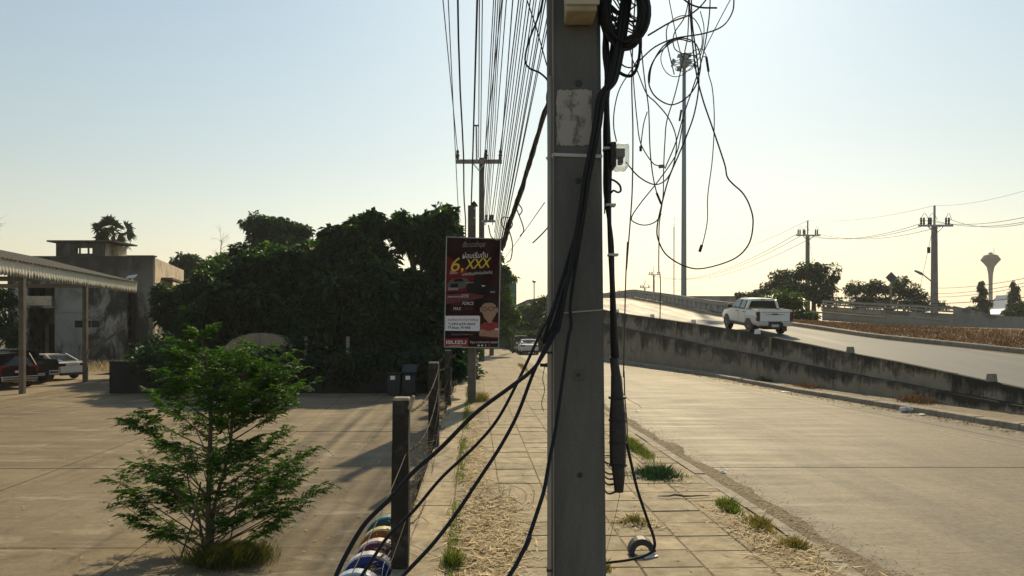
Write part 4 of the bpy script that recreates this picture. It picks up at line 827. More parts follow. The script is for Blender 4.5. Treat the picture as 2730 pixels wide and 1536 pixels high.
for k in range(len(tops) - 1):
    (c0, h0), (c1, h1) = tops[k], tops[k + 1]
    for j, fr in enumerate((.9, .68, .46, .25)):
        a = Vector((c0.x + .1, c0.y, h0 * fr)); b_ = Vector((c1.x + .1, c1.y, h1 * fr)); sgg = .18 + .1 * j; pts = [a.lerp(b_, i / 24) - Vector((0, 0, 4 * sgg * (i / 24) * (1 - i / 24))) + Vector((0, 0, .012 * (i % 2))) for i in range(25)]
        q = MB().tube(pts, .0045, 4)
        for i in range(1, 96):
            t = i / 96; p = a.lerp(b_, t) - Vector((0, 0, 4 * sgg * t * (1 - t))); d = Vector((random.uniform(-1, 1), .4, random.uniform(-1, 1))).normalized() * .025; q.tube([p - d, p + d], .003, 3)
        tag(q.build('barbed_wire', M_rust, fixn=False), ('top', 'second', 'third', 'lowest')[j] + ' rusty barbed wire strand ' + ('between the first and second fence posts', 'between the second and third fence posts', 'between the third and fourth fence posts', 'between the fourth and fifth fence posts', 'between the last two fence posts')[k], 'barbed wire', 'barbed wire strands')
# barbed wire reaching the camera side of the first post
c0, h0 = tops[0]
for j, fr in enumerate((.68, .3)):
    a = Vector((c0.x + .08, c0.y, h0 * fr)); b_ = S(-.9, 2.0, 1.2 * fr); q = MB().tube([a.lerp(b_, i / 12) - Vector((0, 0, .5 * (i / 12) * (1 - i / 12))) for i in range(13)], .004, 4); tag(q.build('barbed_wire', M_rust), ('upper', 'lower')[j] + ' rusty wire strand leaving the nearest post towards the camera', 'barbed wire', 'barbed wire strands')
# painted half tyres in the yard
for lab, col, colt, Yt, X in (('pale blue painted half tyre cut by the picture bottom', (.25, .42, .6), (.45, .55, .66), 8.2, -1.72), ('blue painted half tyre with pale lit tread', (.012, .03, .22), (.62, .62, .68), 8.86, -1.70), ('pink painted half tyre with pale lit tread', (.17, .03, .07), (.66, .54, .54), 9.42, -1.69), ('yellow painted half tyre', (.36, .13, .015), (.62, .52, .26), 9.98, -1.73), ('teal painted half tyre farthest from the camera', (.012, .11, .14), (.11, .26, .3), 10.6, -1.76)):
    t_ = thing('painted_tyre', lab, 'tyre', (X, Yt, ZL), 'painted tyres along the fence'); n = 12; q = MB(); secs = []
    Ro, Ri, wd = .33, .17, .2
    def arc(r, y): return [(X + r * math.cos(math.pi * k / n), y, ZL - .02 + r * math.sin(math.pi * k / n)) for k in range(n + 1)]
    MB().loft([arc(Ro * .94, Yt), arc(Ro, Yt + .025), arc(Ro, Yt + wd - .025), arc(Ro * .94, Yt + wd)], caps=False).build('tread', mat('tyre_tread_' + lab.split()[0], colt, .6, col2=tuple(c * .7 for c in colt), scale=9), t_)  # tread coloured paler than the side walls: light from above put into the paint
    mt_ = mat('tyre_side_' + lab.split()[0], col, .55, col2=tuple(c * .6 for c in col), scale=6)
    MB().loft([arc(Ri, Yt + .02), arc(Ro * .7, Yt - .012), arc(Ro * .94, Yt + .001)], caps=False).build('side_wall', mt_, t_); MB().loft([arc(Ri, Yt + wd - .02), arc(Ro * .7, Yt + wd + .012), arc(Ro * .94, Yt + wd - .001)], caps=False).build('side_wall', mt_, t_)
    MB().loft([arc(Ri, Yt + .02), arc(Ri, Yt + wd - .02)], caps=False).build('inner_rim', mt_, t_)

# ------------------------------------------------------------------ vehicles (built facing +Y, x right, origin on the ground)
def wheel(root, x, y, r, wd):
    q = MB(); M = Matrix.Rotation(R(90), 3, 'Y'); s_ = 1 if x > 0 else -1
    q.lathe([(r * .62, -wd / 2), (r * .93, -wd / 2), (r, -wd / 2 + .03), (r, wd / 2 - .03), (r * .93, wd / 2), (r * .62, wd / 2)], (x, y, r), 24, M); t_ = q.build('tyre', M_tyre, root, local=True, smooth=False)
    q = MB().lathe([(r * .63, -.02), (r * .63, .012), (r * .3, .0), (r * .12, .02)], (x + s_ * (wd / 2 - .01), y, r), 16, Matrix.Rotation(R(90 * s_), 3, 'Y')); q.build('rim', M_rim, t_, local=True)
    for k in range(5):
        a = 2 * math.pi * k / 5 + .3; c = Vector((x + s_ * (wd / 2 + .004), y + math.cos(a) * r * .42, r + math.sin(a) * r * .42)); MB().box(c, (.012, .07, .1), Matrix.Rotation(a, 3, 'X')).build('rim_slot', M_black, t_, local=True)
def hull(root, name, secs, mt, smooth=True):    # secs: (y, [(x,z)...] from bottom centre up the right side to the top centre)
    q = MB(); full = []
    for y, s_ in secs: full.append([(x, y, z) for x, z in s_] + [(-x, y, z) for x, z in reversed(s_)])
    q.loft(full, closed=True); o = q.build(name, mt, root, local=True)
    if smooth:
        for p in o.data.polygons: p.use_smooth = True
        o.data.set_sharp_from_angle(angle=R(32))
    return o
def pane(root, name, pts, mt, th=.012):          # quad panel with thickness
    v = [Vector(p) for p in pts]; n = (v[1] - v[0]).cross(v[-1] - v[0]).normalized() * th; m_ = len(v); q = MB()
    q.add(v + [p + n for p in v], [tuple(range(m_)), tuple(range(2 * m_ - 1, m_ - 1, -1))] + [(i, m_ + i, m_ + (i + 1) % m_, (i + 1) % m_) for i in range(m_)]); return q.build(name, mt, root, local=True)
def arch(root, x, y, r):
    s_ = 1 if x > 0 else -1; q = MB(); n = 14; poly = [(y + r * math.cos(math.pi * k / n), r * .93 + r * .97 * math.sin(math.pi * k / n)) for k in range(n + 1)] + [(y - r, .3), (y + r, .3)]
    v = [Vector((x, a, b)) for a, b in poly]; m_ = len(v); q.add(v + [p - Vector((s_ * .25, 0, 0)) for p in v], [tuple(range(m_)), tuple(range(2 * m_ - 1, m_ - 1, -1))] + [(i, m_ + i, m_ + (i + 1) % m_, (i + 1) % m_) for i in range(m_)]); q.build('wheel_arch', M_black, root, local=True)

def pickup(label, paint, loc, rot, lampm=M_lampdark, plate=None, bumper=M_chrome, detail=True, group=None):
    t_ = thing('pickup_truck', label, 'pickup truck', loc, group); W = .92
    hull(t_, 'body', [(-.98, [(0, .42), (.8, .42), (W - .01, .55), (W, .9), (W - .03, 1.24), (.0, 1.26)]), (.2, [(0, .42), (.8, .42), (W - .01, .55), (W, .9), (W - .03, 1.25), (0, 1.27)]), (1.2, [(0, .42), (.8, .42), (W, .55), (W + .01, .9), (W - .04, 1.2), (0, 1.28)]), (1.9, [(0, .42), (.8, .42), (W, .55), (W, .9), (W - .08, 1.1), (0, 1.2)]), (2.5, [(0, .45), (.75, .45), (W - .06, .55), (W - .05, .85), (W - .15, 1.02), (0, 1.1)]), (2.68, [(0, .5), (.6, .5), (.72, .6), (.72, .8), (.6, .95), (0, 1.0)])], paint)
    # load bed: side walls, floor, tailgate
    for s_ in (-1, 1):
        hull_pts = [(s_ * (W - .03), 1.22), (s_ * (W + .015), .98), (s_ * W, .62), (s_ * (W - .08), .5), (s_ * (W - .14), .5), (s_ * (W - .14), 1.25), (s_ * (W - .04), 1.26)]
        MB().loft([[(x, y, z) for x, z in hull_pts] for y in (-2.55, -1.8, -1.0)], closed=True).build('bed_side', paint, t_, local=True)
        MB().b2(s_ * (W - .15), s_ * (W - .01), -2.5, -1.0, 1.262, 1.275).build('bed_cap', M_plastic, t_, local=True)
    MB().b2(-.77, .77, -2.5, -1.0, .6, .68).build('bed_floor', M_plastic, t_, local=True)
    tg = MB().b2(-.765, .765, -2.58, -2.5, .71, 1.25).build('tailgate', paint, t_, local=True, bevel=.012)
    MB().b2(-.7, .7, -2.59, -2.582, 1.16, 1.175).build('tailgate_crease', M_plastic, tg, local=True)
    MB().b2(-.14, .14, -2.605, -2.582, 1.075, 1.135).build('tailgate_handle', M_chrome, tg, local=True, bevel=.008)
    pane(tg, 'badge_strip', [(-.55, -2.588, 1.06), (0, -2.588, 1.03), (.55, -2.588, 1.06), (0, -2.588, 1.075)], M_plastic)
    for s_ in (-1, 1):
        MB().b2(s_ * .775, s_ * (W + .012), -2.6, -2.42, .72, 1.19).build('tail_lamp', lampm, t_, local=True, bevel=.02)
    MB().b2(-W + .03, -.36, -2.72, -2.45, .47, .69).build('bumper', bumper, t_, local=True, bevel=.04); MB().b2(.36, W - .03, -2.72, -2.45, .47, .69).build('bumper', bumper, t_, local=True, bevel=.04)
    MB().b2(-.36, .36, -2.66, -2.45, .42, .6).build('bumper_step', M_plastic, t_, local=True, bevel=.02)
    MB().b2(-.19, .17, -2.675, -2.662, .44, .56).build('number_plate', M_plate, t_, local=True)
    for k in range(7): MB().b2(-.16 + k * .045, -.135 + k * .045, -2.679, -2.6755, .475, .525).build('plate_mark', M_black, t_, local=True)
    MB().b2(-.7, .7, -2.4, 2.3, .33, .42).build('chassis', M_black, t_, local=True)
    MB().b2(-.5, .3, -2.45, -1.9, .3, .45).build('exhaust_box', M_black, t_, local=True)
    # cab: glass shell with painted roof and pillars
    hull(t_, 'cab_glass', [(-.97, [(0, 1.2), (.84, 1.22), (.82, 1.3), (.66, 1.7), (0, 1.72)]), (-.8, [(0, 1.2), (.85, 1.22), (.83, 1.3), (.67, 1.72), (0, 1.75)]), (.45, [(0, 1.2), (.85, 1.22), (.83, 1.3), (.66, 1.72), (0, 1.75)]), (1.25, [(0, 1.2), (.84, 1.21), (.82, 1.25), (.78, 1.27), (0, 1.3)])], M_glass)
    hull(t_, 'roof', [(-1.0, [(0, 1.69), (.62, 1.67), (.665, 1.7), (.6, 1.77), (0, 1.79)]), (-.3, [(0, 1.69), (.64, 1.67), (.69, 1.71), (.62, 1.79), (0, 1.82)]), (.45, [(0, 1.69), (.62, 1.67), (.67, 1.71), (.6, 1.77), (0, 1.79)]), (.62, [(0, 1.66), (.58, 1.65), (.63, 1.67), (.56, 1.7), (0, 1.72)])], paint)
    for s_ in (-1, 1):
        MB().bar((s_ * .855, -.96, 1.2), (s_ * .67, -.98, 1.72), .11, .12).build('rear_pillar', paint, t_, local=True)
        MB().bar((s_ * .87, -.02, 1.24), (s_ * .69, -.02, 1.72), .03, .06).build('door_pillar', M_plastic, t_, local=True)
        MB().bar((s_ * .84, 1.28, 1.24), (s_ * .65, .5, 1.72), .06, .06).build('front_pillar', paint, t_, local=True)
        MB().b2(s_ * .845, s_ * .9, -.85, 1.1, 1.235, 1.265).build('window_sill', M_plastic, t_, local=True)
        pane(t_, 'side_window', [(s_ * .868, -.72, 1.29), (s_ * .868, -.06, 1.29), (s_ * .705, -.06, 1.68), (s_ * .705, -.6, 1.68)], mat('window_glass', (.16, .18, .18), .08, spec=.6)); pane(t_, 'side_window', [(s_ * .868, .02, 1.29), (s_ * .868, 1.0, 1.29), (s_ * .71, .48, 1.66), (s_ * .705, .02, 1.68)], MATS['window_glass'])
        m_ = MB().box((s_ * 1.03, .95, 1.33), (.2, .12, .19)).build('wing_mirror', M_plastic, t_, local=True, bevel=.03); MB().bar((s_ * .86, .98, 1.27), (s_ * .97, .96, 1.3), .05).build('mirror_arm', M_plastic, m_, local=True)
        for y in (-.78, .2): MB().box((s_ * .935, y, 1.1), (.03, .16, .035)).build('door_handle', M_plastic, t_, local=True)
        MB().b2(s_ * (W - .02), s_ * (W + .012), -.93, 1.15, .4, .5).build('side_step', M_plastic, t_, local=True)
        for y in (-1.45, 1.65): wheel(t_, s_ * .79, y, .39, .26); arch(t_, s_ * (W + .008), y, .46)
        MB().b2(s_ * .68, s_ * .9, -1.98, -1.955, .16, .48).build('mud_flap', M_black, t_, local=True)
        MB().b2(s_ * (W + .002), s_ * (W + .006), -.05, -.035, .55, 1.2).build('door_gap', M_plastic, t_, local=True); MB().b2(s_ * (W + .002), s_ * (W + .006), -.985, -.97, .5, 1.2).build('door_gap', M_plastic, t_, local=True)
    MB().b2(-.1, .1, -1.02, -.995, 1.725, 1.75).build('brake_lamp', M_lampdark, t_, local=True)
    MB().b2(-.7, .7, -1.005, -.985, 1.24, 1.27).build('rear_window_frame', paint, t_, local=True)
    t_.rotation_euler = rot; return t_
def sedan(label, paint, loc, rot, rear=M_lamp, group=None, suv=False, name='car'):
    t_ = thing(name, label, 'car', loc, group); W = .9; h = 1.74 if suv else 1.46; bl = 1.08 if suv else .98
    zt = [(-2.3, .92 + .12 * suv), (-2.15, bl), (-1.4, bl + .03), (0, bl - .02), (1.1, bl - .04), (2.0, .82 + .12 * suv), (2.32, .62 + .1 * suv)]
    secs = []
    for y, z in zt:
        e = 1 - max(0, abs(y) - 1.7) ** 2 * .35; w_ = W * e; zb = .24 + max(0, abs(y) - 1.8) * .18
        secs.append((y, [(0, zb), (w_ * .88, zb), (w_ * .98, zb + .1), (w_, z - .25), (w_ * .985, z - .08), (w_ * .9, z), (0, z + .02)]))
    hull(t_, 'body', secs, paint)
    ga = -2.2 if suv else -1.75; gb = -1.75 if suv else -.85; gc = .35; gd = 1.25
    hull(t_, 'cabin_glass', [(ga, [(0, bl - .06), (.78, bl - .06), (.76, bl + .01), (.7, bl + .03), (0, bl + .05)]), (gb, [(0, bl - .06), (.84, bl - .06), (.8, bl + .06), (.63, h - .09), (0, h - .05)]), (gc, [(0, bl - .06), (.84, bl - .06), (.8, bl + .06), (.62, h - .09), (0, h - .05)]), (gd, [(0, bl - .1), (.8, bl - .1), (.77, bl - .04), (.7, bl - .02), (0, bl)])], M_glass)
    hull(t_, 'roof', [(gb - .12, [(0, h - .1), (.6, h - .14), (.62, h - .11), (.56, h - .06), (0, h - .03)]), (-.3, [(0, h - .1), (.63, h - .12), (.66, h - .08), (.58, h - .02), (0, h)]), (gc + .05, [(0, h - .1), (.6, h - .13), (.64, h - .09), (.57, h - .04), (0, h - .02)])], paint)
    for s_ in (-1, 1):
        MB().bar((s_ * .79, ga + .05, bl), (s_ * .645, gb - .05, h - .09), .07, .2).build('rear_pillar', paint, t_, local=True); MB().bar((s_ * .8, gd, bl - .04), (s_ * .63, gc, h - .09), .06, .07).build('front_pillar', paint, t_, local=True)
        MB().bar((s_ * .85, -.25, bl - .02), (s_ * .65, -.25, h - .08), .03, .07).build('door_pillar', M_plastic, t_, local=True)
        MB().box((s_ * .66, -2.2 + .02 * suv, bl - .13), (.44, .22, .17 if not suv else .34)).build('tail_lamp', rear, t_, local=True, bevel=.03)
        m_ = MB().box((s_ * .99, .95, bl + .05), (.2, .12, .13)).build('wing_mirror', paint, t_, local=True, bevel=.03)
        for y in (-.75, .35): MB().box((s_ * .905, y, bl - .2), (.02, .16, .03)).build('door_handle', M_chrome, t_, local=True)
        for y in (-1.42, 1.4): wheel(t_, s_ * .79, y, .335 + .03 * suv, .22); arch(t_, s_ * (W + .004), y, .385 + .03 * suv)
    MB().b2(-.78, .78, -2.36, -2.2, .26 + .1 * suv, .4 + .1 * suv).build('bumper_skirt', M_plastic if not suv else M_chrome, t_, local=True, bevel=.03)
    MB().b2(-.19, .19, -2.325, -2.3, bl - .3, bl - .2).build('number_plate', M_plate, t_, local=True)
    if suv: MB().b2(-.8, .8, -2.42, -2.25, .48, .62).build('bumper', M_chrome, t_, local=True, bevel=.03)
    else: MB().b2(-.72, .72, -2.36, -2.2, bl + .045, bl + .075).build('boot_spoiler', paint, t_, local=True, bevel=.01); MB().b2(-.42, .42, -2.318, -2.3, bl - .17, bl - .14).build('chrome_strip', M_chrome, t_, local=True)
    t_.rotation_euler = rot; return t_
# white pick-up on the ramp
tc_ = Vector((12.95, 40.1, 0)); grade = math.atan((zr(42) - zr(38)) / 4)
pickup('white double cab pickup truck climbing the ramp', M_carwhite, (tc_.x, tc_.y, zr(tc_.y) + .045), (grade, 0, math.atan(.07)), lampm=M_lampdark)
sedan('white sedan with brake lamp lit driving away on the side road', M_carwhite, (1.55, 73.2, ZR), (0, 0, .06))
sedan('dark car mostly hidden ahead of the white sedan on the side road', M_cardark, (.9, 79, ZR), (0, 0, .06), suv=True)
# parked vehicles under the carport
def park(rear, head): h_ = Vector((head[0], head[1], 0)).normalized(); return h_, math.atan2(-h_.x, h_.y)
h_, a_ = park(None, (-.86, .5)); sedan('dark maroon SUV parked under the carport behind the first post', M_carmaroon, (-23.95 + h_.x * 2.1, 36.3 + h_.y * 2.1, ZL + .02), (0, 0, a_), suv=True)
h_, a_ = park(None, (-.88, .47)); pickup('dark pickup parked under the carport between the SUV and the white sedan', M_cargrey, (-24.8 + h_.x * 2.5, 39.4 + h_.y * 2.5, ZL + .02), (0, 0, a_), lampm=M_lampdark)
h_, a_ = park(None, (-.94, .34)); sedan('white sedan parked under the carport beside the second post', M_carwhite, (-25.0 + h_.x * 2.2, 42.6 + h_.y * 2.2, ZL + .02), (0, 0, a_), rear=M_lampdark)

# ------------------------------------------------------------------ carport
cp = thing('carport', 'large open carport with grimy corrugated cream fascia and concrete posts', 'carport', (-23, 38, ZL))
def cx_(Y): return -22 - .17 * (Y - 33.7)
M_fascia, qn = new('grimy_fascia', .6, .3); uv = qn.tc.outputs['UV']; sepn = qn.n('ShaderNodeSeparateXYZ'); qn.l(uv, sepn.inputs[0])
dr = qn.noise(qn.mapp(uv, (3.2, .12, 1)), 2.2, 5, .75); k_ = qn.math('ADD', sepn.outputs['Y'], qn.math('MULTIPLY', qn.math('SUBTRACT', dr, .5), -1.5)); qn.l(qn.mix(qn.ramp(k_, (.18, 1.0), (.3, 0.0)), qn.ramp(qn.noise(uv, 1.2, 5), (.3, (.74, .68, .54)), (.7, (.82, .77, .63))), (.05, .045, .035)), qn.b.inputs['Base Color'])
M_roof = mat('corrugated_roof', (.045, .043, .04), .85, col2=(.085, .08, .072), scale=3, stretch=(4, 1, 1))
Ys = np.arange(20, 49.01, .14); 
y0 = 20.0
while y0 < 48.9:          # corrugated fascia sheets
    y1 = min(y0 + 2.9, 49.0); q = MB(); q.uv = []; secs = []
    for i, Y in enumerate(np.linspace(y0, y1, 21)):
        dx = .02 * (1 if i % 2 else -1); zb = 4.7 + .03 * (1 if i % 2 else -1); secs.append([(cx_(Y) + .12 + dx, Y, zb), (cx_(Y) + .12 + dx, Y, 5.42)]); q.uv += [(Y, 0), (Y, 1)]
    q.loft(secs, caps=False).build('fascia_sheet', M_fascia, cp); y0 = y1
y0 = 20.0
while y0 < 48.9:          # roof sheets rising to the left
    y1 = min(y0 + 1.45, 49.15); q = MB(); secs = []
    for i, Y in enumerate(np.linspace(y0, y1 - .02, 9)):
        dz = .022 * (1 if i % 2 else -1); secs.append([(cx_(Y) + .3, Y, 5.4 + dz), (cx_(Y) - 6.2, Y, 7.0 + dz), (cx_(Y) - 12.4, Y, 5.4 + dz)])
    q.loft(secs, caps=False).build('roof_sheet', M_roof, cp); y0 = y1
for Y in (26.6, 33.7, 40.8, 47.9):
    for xo in (0, -11.5):
        if Y == 47.9 and xo == 0: continue
        MB().b2(cx_(Y) + xo - .11, cx_(Y) + xo + .11, Y - .1, Y + .1, ZL - .05, 5.0).build('column', mat('carport_post', (.17, .15, .12), .85, col2=(.11, .095, .08), scale=3), cp, bevel=.015)
    MB().b2(cx_(Y) - 12, cx_(Y) + .1, Y - .08, Y + .08, 5.0, 5.25).build('rafter', M_steel, cp)
MB().bar((cx_(20), 20, 5.1), (cx_(49), 49, 5.1), .12, .2).build('eave_beam', M_steel, cp)
MB().add([(cx_(18) + .55, 18, ZL + .004), (cx_(18) - 13, 18, ZL + .004), (cx_(47) - 13, 47, ZL + .004), (cx_(47) + .6, 47, ZL + .004)], [(3, 2, 1, 0)]).build('floor_slab', ground_mat('carport_floor', (.3, .24, .165), (.4, .33, .24), (.26, .2, .14), .85, .4), cp)
# solar lamp on the corner
sl = thing('solar_lamp', 'small tilted solar panel lamp on the carport corner', 'solar lamp', tuple(P(352, 752, 48.6)))
MB().box(P(350, 738, 48.6), (.62, .42, .04), Matrix.Rotation(R(32), 3, 'X') @ Matrix.Rotation(R(-8), 3, 'Y')).build('solar_panel', mat('panel_back', (.5, .5, .5), .4), sl, bevel=.01); MB().bar(P(350, 740, 48.6), P(356, 756, 48.6), .05).build('panel_arm', M_steel, sl)

# ------------------------------------------------------------------ derelict building
bd_ = thing('derelict_building', 'derelict stained two storey concrete building with rooftop hut', 'building', tuple(P(240, 968, 62)))
BY = 62.0
def fz(py, Y=BY): return HC - (py - HY) / F * Y
def fx(px, Y=BY): return (px - 1365) / F * Y
def wbox(name, px0, px1, py0, py1, mt=M_plaster, y0=0.0, y1=.35, parent=bd_): return MB().b2(fx(px0), fx(px1), BY + y0, BY + y1, fz(py1), fz(py0)).build(name, mt, parent)
# front wall around its openings
wbox('wall', 20, 73, 740, 985); wbox('wall', 73, 146, 687, 762); wbox('wall', 20, 73, 687, 740)
wbox('wall', 146, 336, 687, 985); wbox('wall', 366, 408, 684, 985); wbox('wall', 336, 366, 684, 770)
wbox('balcony_wall', 74, 145, 790, 815, M_cream, -.5, -.3); wbox('balcony_floor', 70, 150, 815, 822, M_plaster, -.6, 2.6)
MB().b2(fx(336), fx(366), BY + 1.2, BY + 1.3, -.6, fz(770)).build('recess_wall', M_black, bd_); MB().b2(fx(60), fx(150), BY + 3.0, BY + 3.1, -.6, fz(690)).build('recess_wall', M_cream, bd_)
MB().b2(fx(72), fx(92), BY + 2.95, BY + 2.99, -.5, fz(864)).build('door', mat('old_door', (.03, .028, .025), .8), bd_)
for k in range(6):
    MB().b2(fx(118 + k * 4), fx(142), BY + 2.1, BY + 2.9, fz(924 - k * 5.5), fz(918.6 - k * 5.5)).build('stair_step', M_plaster, bd_)
wn = wbox('window', 200, 265, 855, 873, mat('window_dark', (.012, .012, .012), .7), -.03, .02); wbox('window_lintel', 197, 268, 850, 854.5, M_plaster, -.1, 0)
for px in (222, 244): wbox('window_bar', px - .6, px + .6, 855.5, 872.5, M_plaster, -.05, -.032, wn)
wbox('string_course', 146, 336, 828, 832, M_plaster, -.08, -.002); wbox('pilaster', 332, 340, 772, 985, M_plaster, -.16, -.003); wbox('pilaster', 196, 200, 870, 985, M_plaster, -.05, -.003)
wbox('parapet_cap', 73, 340, 683, 687.5, M_plaster, -.12, .5); wbox('parapet_cap', 340, 411, 681, 685, M_plaster, -.12, .5)
# right wall and its band of small windows, roof
xr0, xr1 = fx(408), fx(490, 76)
def rwall(name, t0, t1, z0, z1, mt, off=0.0, th=.3):
    a = Vector((xr0 + (xr1 - xr0) * t0, BY + .35 + 13.65 * t0, 0)); b_ = Vector((xr0 + (xr1 - xr0) * t1, BY + .35 + 13.65 * t1, 0)); n = Vector((.97, .24, 0)); q = MB()
    vs = [a + n * off, b_ + n * off, b_ + n * (off - th), a + n * (off - th)]; q.add([(p.x, p.y, z0) for p in vs] + [(p.x, p.y, z1) for p in vs], [(0, 3, 2, 1), (4, 5, 6, 7), (0, 1, 5, 4), (1, 2, 6, 5), (2, 3, 7, 6), (3, 0, 4, 7)]); return q.build(name, mt, bd_)
rwall('wall', 0, 1, -.6, 8.25, M_cream); rwall('eave_slab', .18, 1.02, 6.6, 6.78, M_plaster, .9, .9)
rwall('screen_wall', .2, 1, 3.0, 5.7, M_plaster, .86, .08)
for k in range(6): rwall('window', .22 + k * .13, .22 + k * .13 + .11, 5.8, 6.45, mat('lit_louvre', (.66, .52, .36), .7), .86, .06)
MB().add([(fx(20), BY + .2, fz(690)), (xr0, BY + .2, fz(690)), (xr1, BY + 14, fz(690)), (fx(20), BY + 14, fz(690))], [(0, 1, 2, 3)]).build('roof_slab', M_plaster, bd_)
MB().b2(fx(20), xr1, BY + 13.6, BY + 14, -.6, fz(690)).build('wall', M_plaster, bd_); MB().b2(fx(20), fx(20) + .3, BY + .36, BY + 13.5, -.6, fz(690)).build('wall', M_plaster, bd_)
# rooftop hut with a see-through window band
HYf, HYb = BY + .8, BY + 3.6
def hx(px): return fx(px, HYf)
def hz(py): return fz(py, HYf)
hut = MB().b2(hx(132), hx(314), HYf - .4, HYb + .5, hz(646), hz(642)).build('hut_roof', M_plaster, bd_)
for (y_, nm) in ((HYf, 0), (HYb, 1)):
    z_top, zb = hz(646), fz(692)
    for (a, b_, c, d) in ((149, 201, 646, 692), (246, 276, 646, 692), (201, 246, 646, 661), (201, 246, 676, 692)):
        MB().b2(fx(a, y_), fx(b_, y_), y_, y_ + .25, fz(d, y_) if d != 692 else zb, fz(c, y_) if c != 646 else hz(646)).build('hut_wall', M_plaster, bd_)
for px in (211, 234): MB().b2(hx(px) - .05, hx(px) + .05, HYf + .05, HYf + .18, hz(676), hz(661)).build('hut_mullion', M_plaster, bd_)
MB().b2(hx(149), hx(149) + .25, HYf + .26, HYb - .01, fz(692), hz(646)).build('hut_wall', M_plaster, bd_); MB().b2(hx(274), hx(276), HYf + .26, HYb - .01, fz(692), hz(646)).build('hut_wall', M_cream, bd_)
MB().b2(hx(277), hx(292), HYf + 1.4, HYb, fz(692), hz(650)).build('stair_head', M_cream, bd_)
MB().bar(P(240, 940, 58), P(330, 872, 60), .16).build('dead_trunk', M_bark, bd_)

# dark yard wall under the trees, shed with arched roof, posts, bins
yw = thing('yard_wall', 'low dark block wall along the back of the yard', 'wall', tuple(P(800, 1050, 34)))
x = P(378, 0, 37).x
seg_x = [P(378, 0, 37).x + k * 2.4 for k in range(8)]
for k, x0 in enumerate(seg_x):
    if x0 > -3.6: break
    MB().b2(x0 + .01, min(x0 + 2.39, -2.9), 34.0, 34.2, ZL - .05, ZL + 1.4 + (.05 if k % 3 == 0 else 0)).build('wall_panel', mat('dark_block_wall', (.016, .017, .021), .9, col2=(.009, .01, .012), scale=1.5), yw)
sh = thing('arched_shed', 'small shed with arched tan roof under the dark trees', 'shed', tuple(P(690, 1010, 35.4)))
q = MB(); secs = []
for Y in (35.4, 37.5):
    n = 14; hw = P(790, 0, 35.4).x - P(690, 0, 35.4).x; secs.append([(P(690, 0, 35.4).x + hw * math.cos(math.pi * k / n) * 1.0, Y, P(0, 950, 35.4).z + (P(0, 888, 35.4).z - P(0, 950, 35.4).z) * math.sin(math.pi * k / n)) for k in range(n + 1)])
q.loft(secs, caps=True).build('arched_roof', mat('tan_sheet', (.3, .255, .18), .8, col2=(.22, .19, .13), scale=2), sh)
MB().b2(P(602, 0, 35.4).x, P(778, 0, 35.4).x, 35.45, 37.4, ZL, P(0, 950, 35.4).z).build('shed_wall', mat('tan_wall', (.2, .165, .115), .85), sh)
MB().b2(P(600, 0, 35.4).x, P(792, 0, 35.4).x, 35.3, 35.39, P(0, 953, 35.4).z, P(0, 948, 35.4).z).build('roof_trim', M_farpole, sh); MB().b2(P(688, 0, 35.4).x, P(692, 0, 35.4).x, 35.33, 35.385, P(0, 950, 35.4).z, P(0, 890, 35.4).z).build('roof_seam', M_farpole, sh)
tb = thing('work_table', 'pale table top beside the arched shed', 'table', tuple(P(790, 1030, 36.5))); MB().box(P(788, 994, 36.5), (1.2, .8, .05)).build('table_top', mat('pale_board', (.4, .42, .42), .6), tb)
for s_ in (-1, 1): MB().bar(P(788 + s_ * 28, 995, 36.5), P(788 + s_ * 28, 1036, 36.5), .06).build('leg', M_farpole, tb)
for k, (px, lab) in enumerate(((816, 'grey concrete yard post nearer the arched shed'), (928, 'grey concrete yard post under the dark trees, right of the other'))):
    a = P(px, 985, 35.5); tag(MB().box((a.x, a.y, ZL + 1.25), (.17, .17, 2.6), None, (.9, .9)).build('yard_post', M_farpole), lab, 'post', 'posts at the back of the yard')
for k, (px, col, lab) in enumerate(((1052, (.012, .025, .028), 'dark green wheeled bin at the back of the yard'), (1092, (.012, .02, .03), 'dark blue wheeled bin with open lid at the back of the yard'))):
    c = P(px, 1045, 32.8); t_ = thing('wheeled_bin', lab, 'bin', (c.x, c.y, ZL), 'wheeled bins at the back of the yard')
    MB().box((c.x, c.y, ZL + .5), (.5, .5, .86), None, (1.18, 1.18)).build('bin_body', mat('bin_%d' % k, col, .5), t_, bevel=.02)
    MB().box((c.x, c.y + .05 * k, ZL + .99 + .18 * k), (.62, .66, .05), Matrix.Rotation(R(28 * k), 3, 'X')).build('lid', mat('bin_%d' % k, col, .5), t_)
    MB().box((c.x - .04, c.y - .292, ZL + .8), (.2, .012, .17)).build('label', M_white, t_)
    for s_ in (-1, 1): MB().lathe([(.1, -.025), (.1, .025)], (c.x + s_ * .2, c.y + .22, ZL + .1), 10, Matrix.Rotation(R(90), 3, 'Y')).build('wheel', M_tyre, t_)

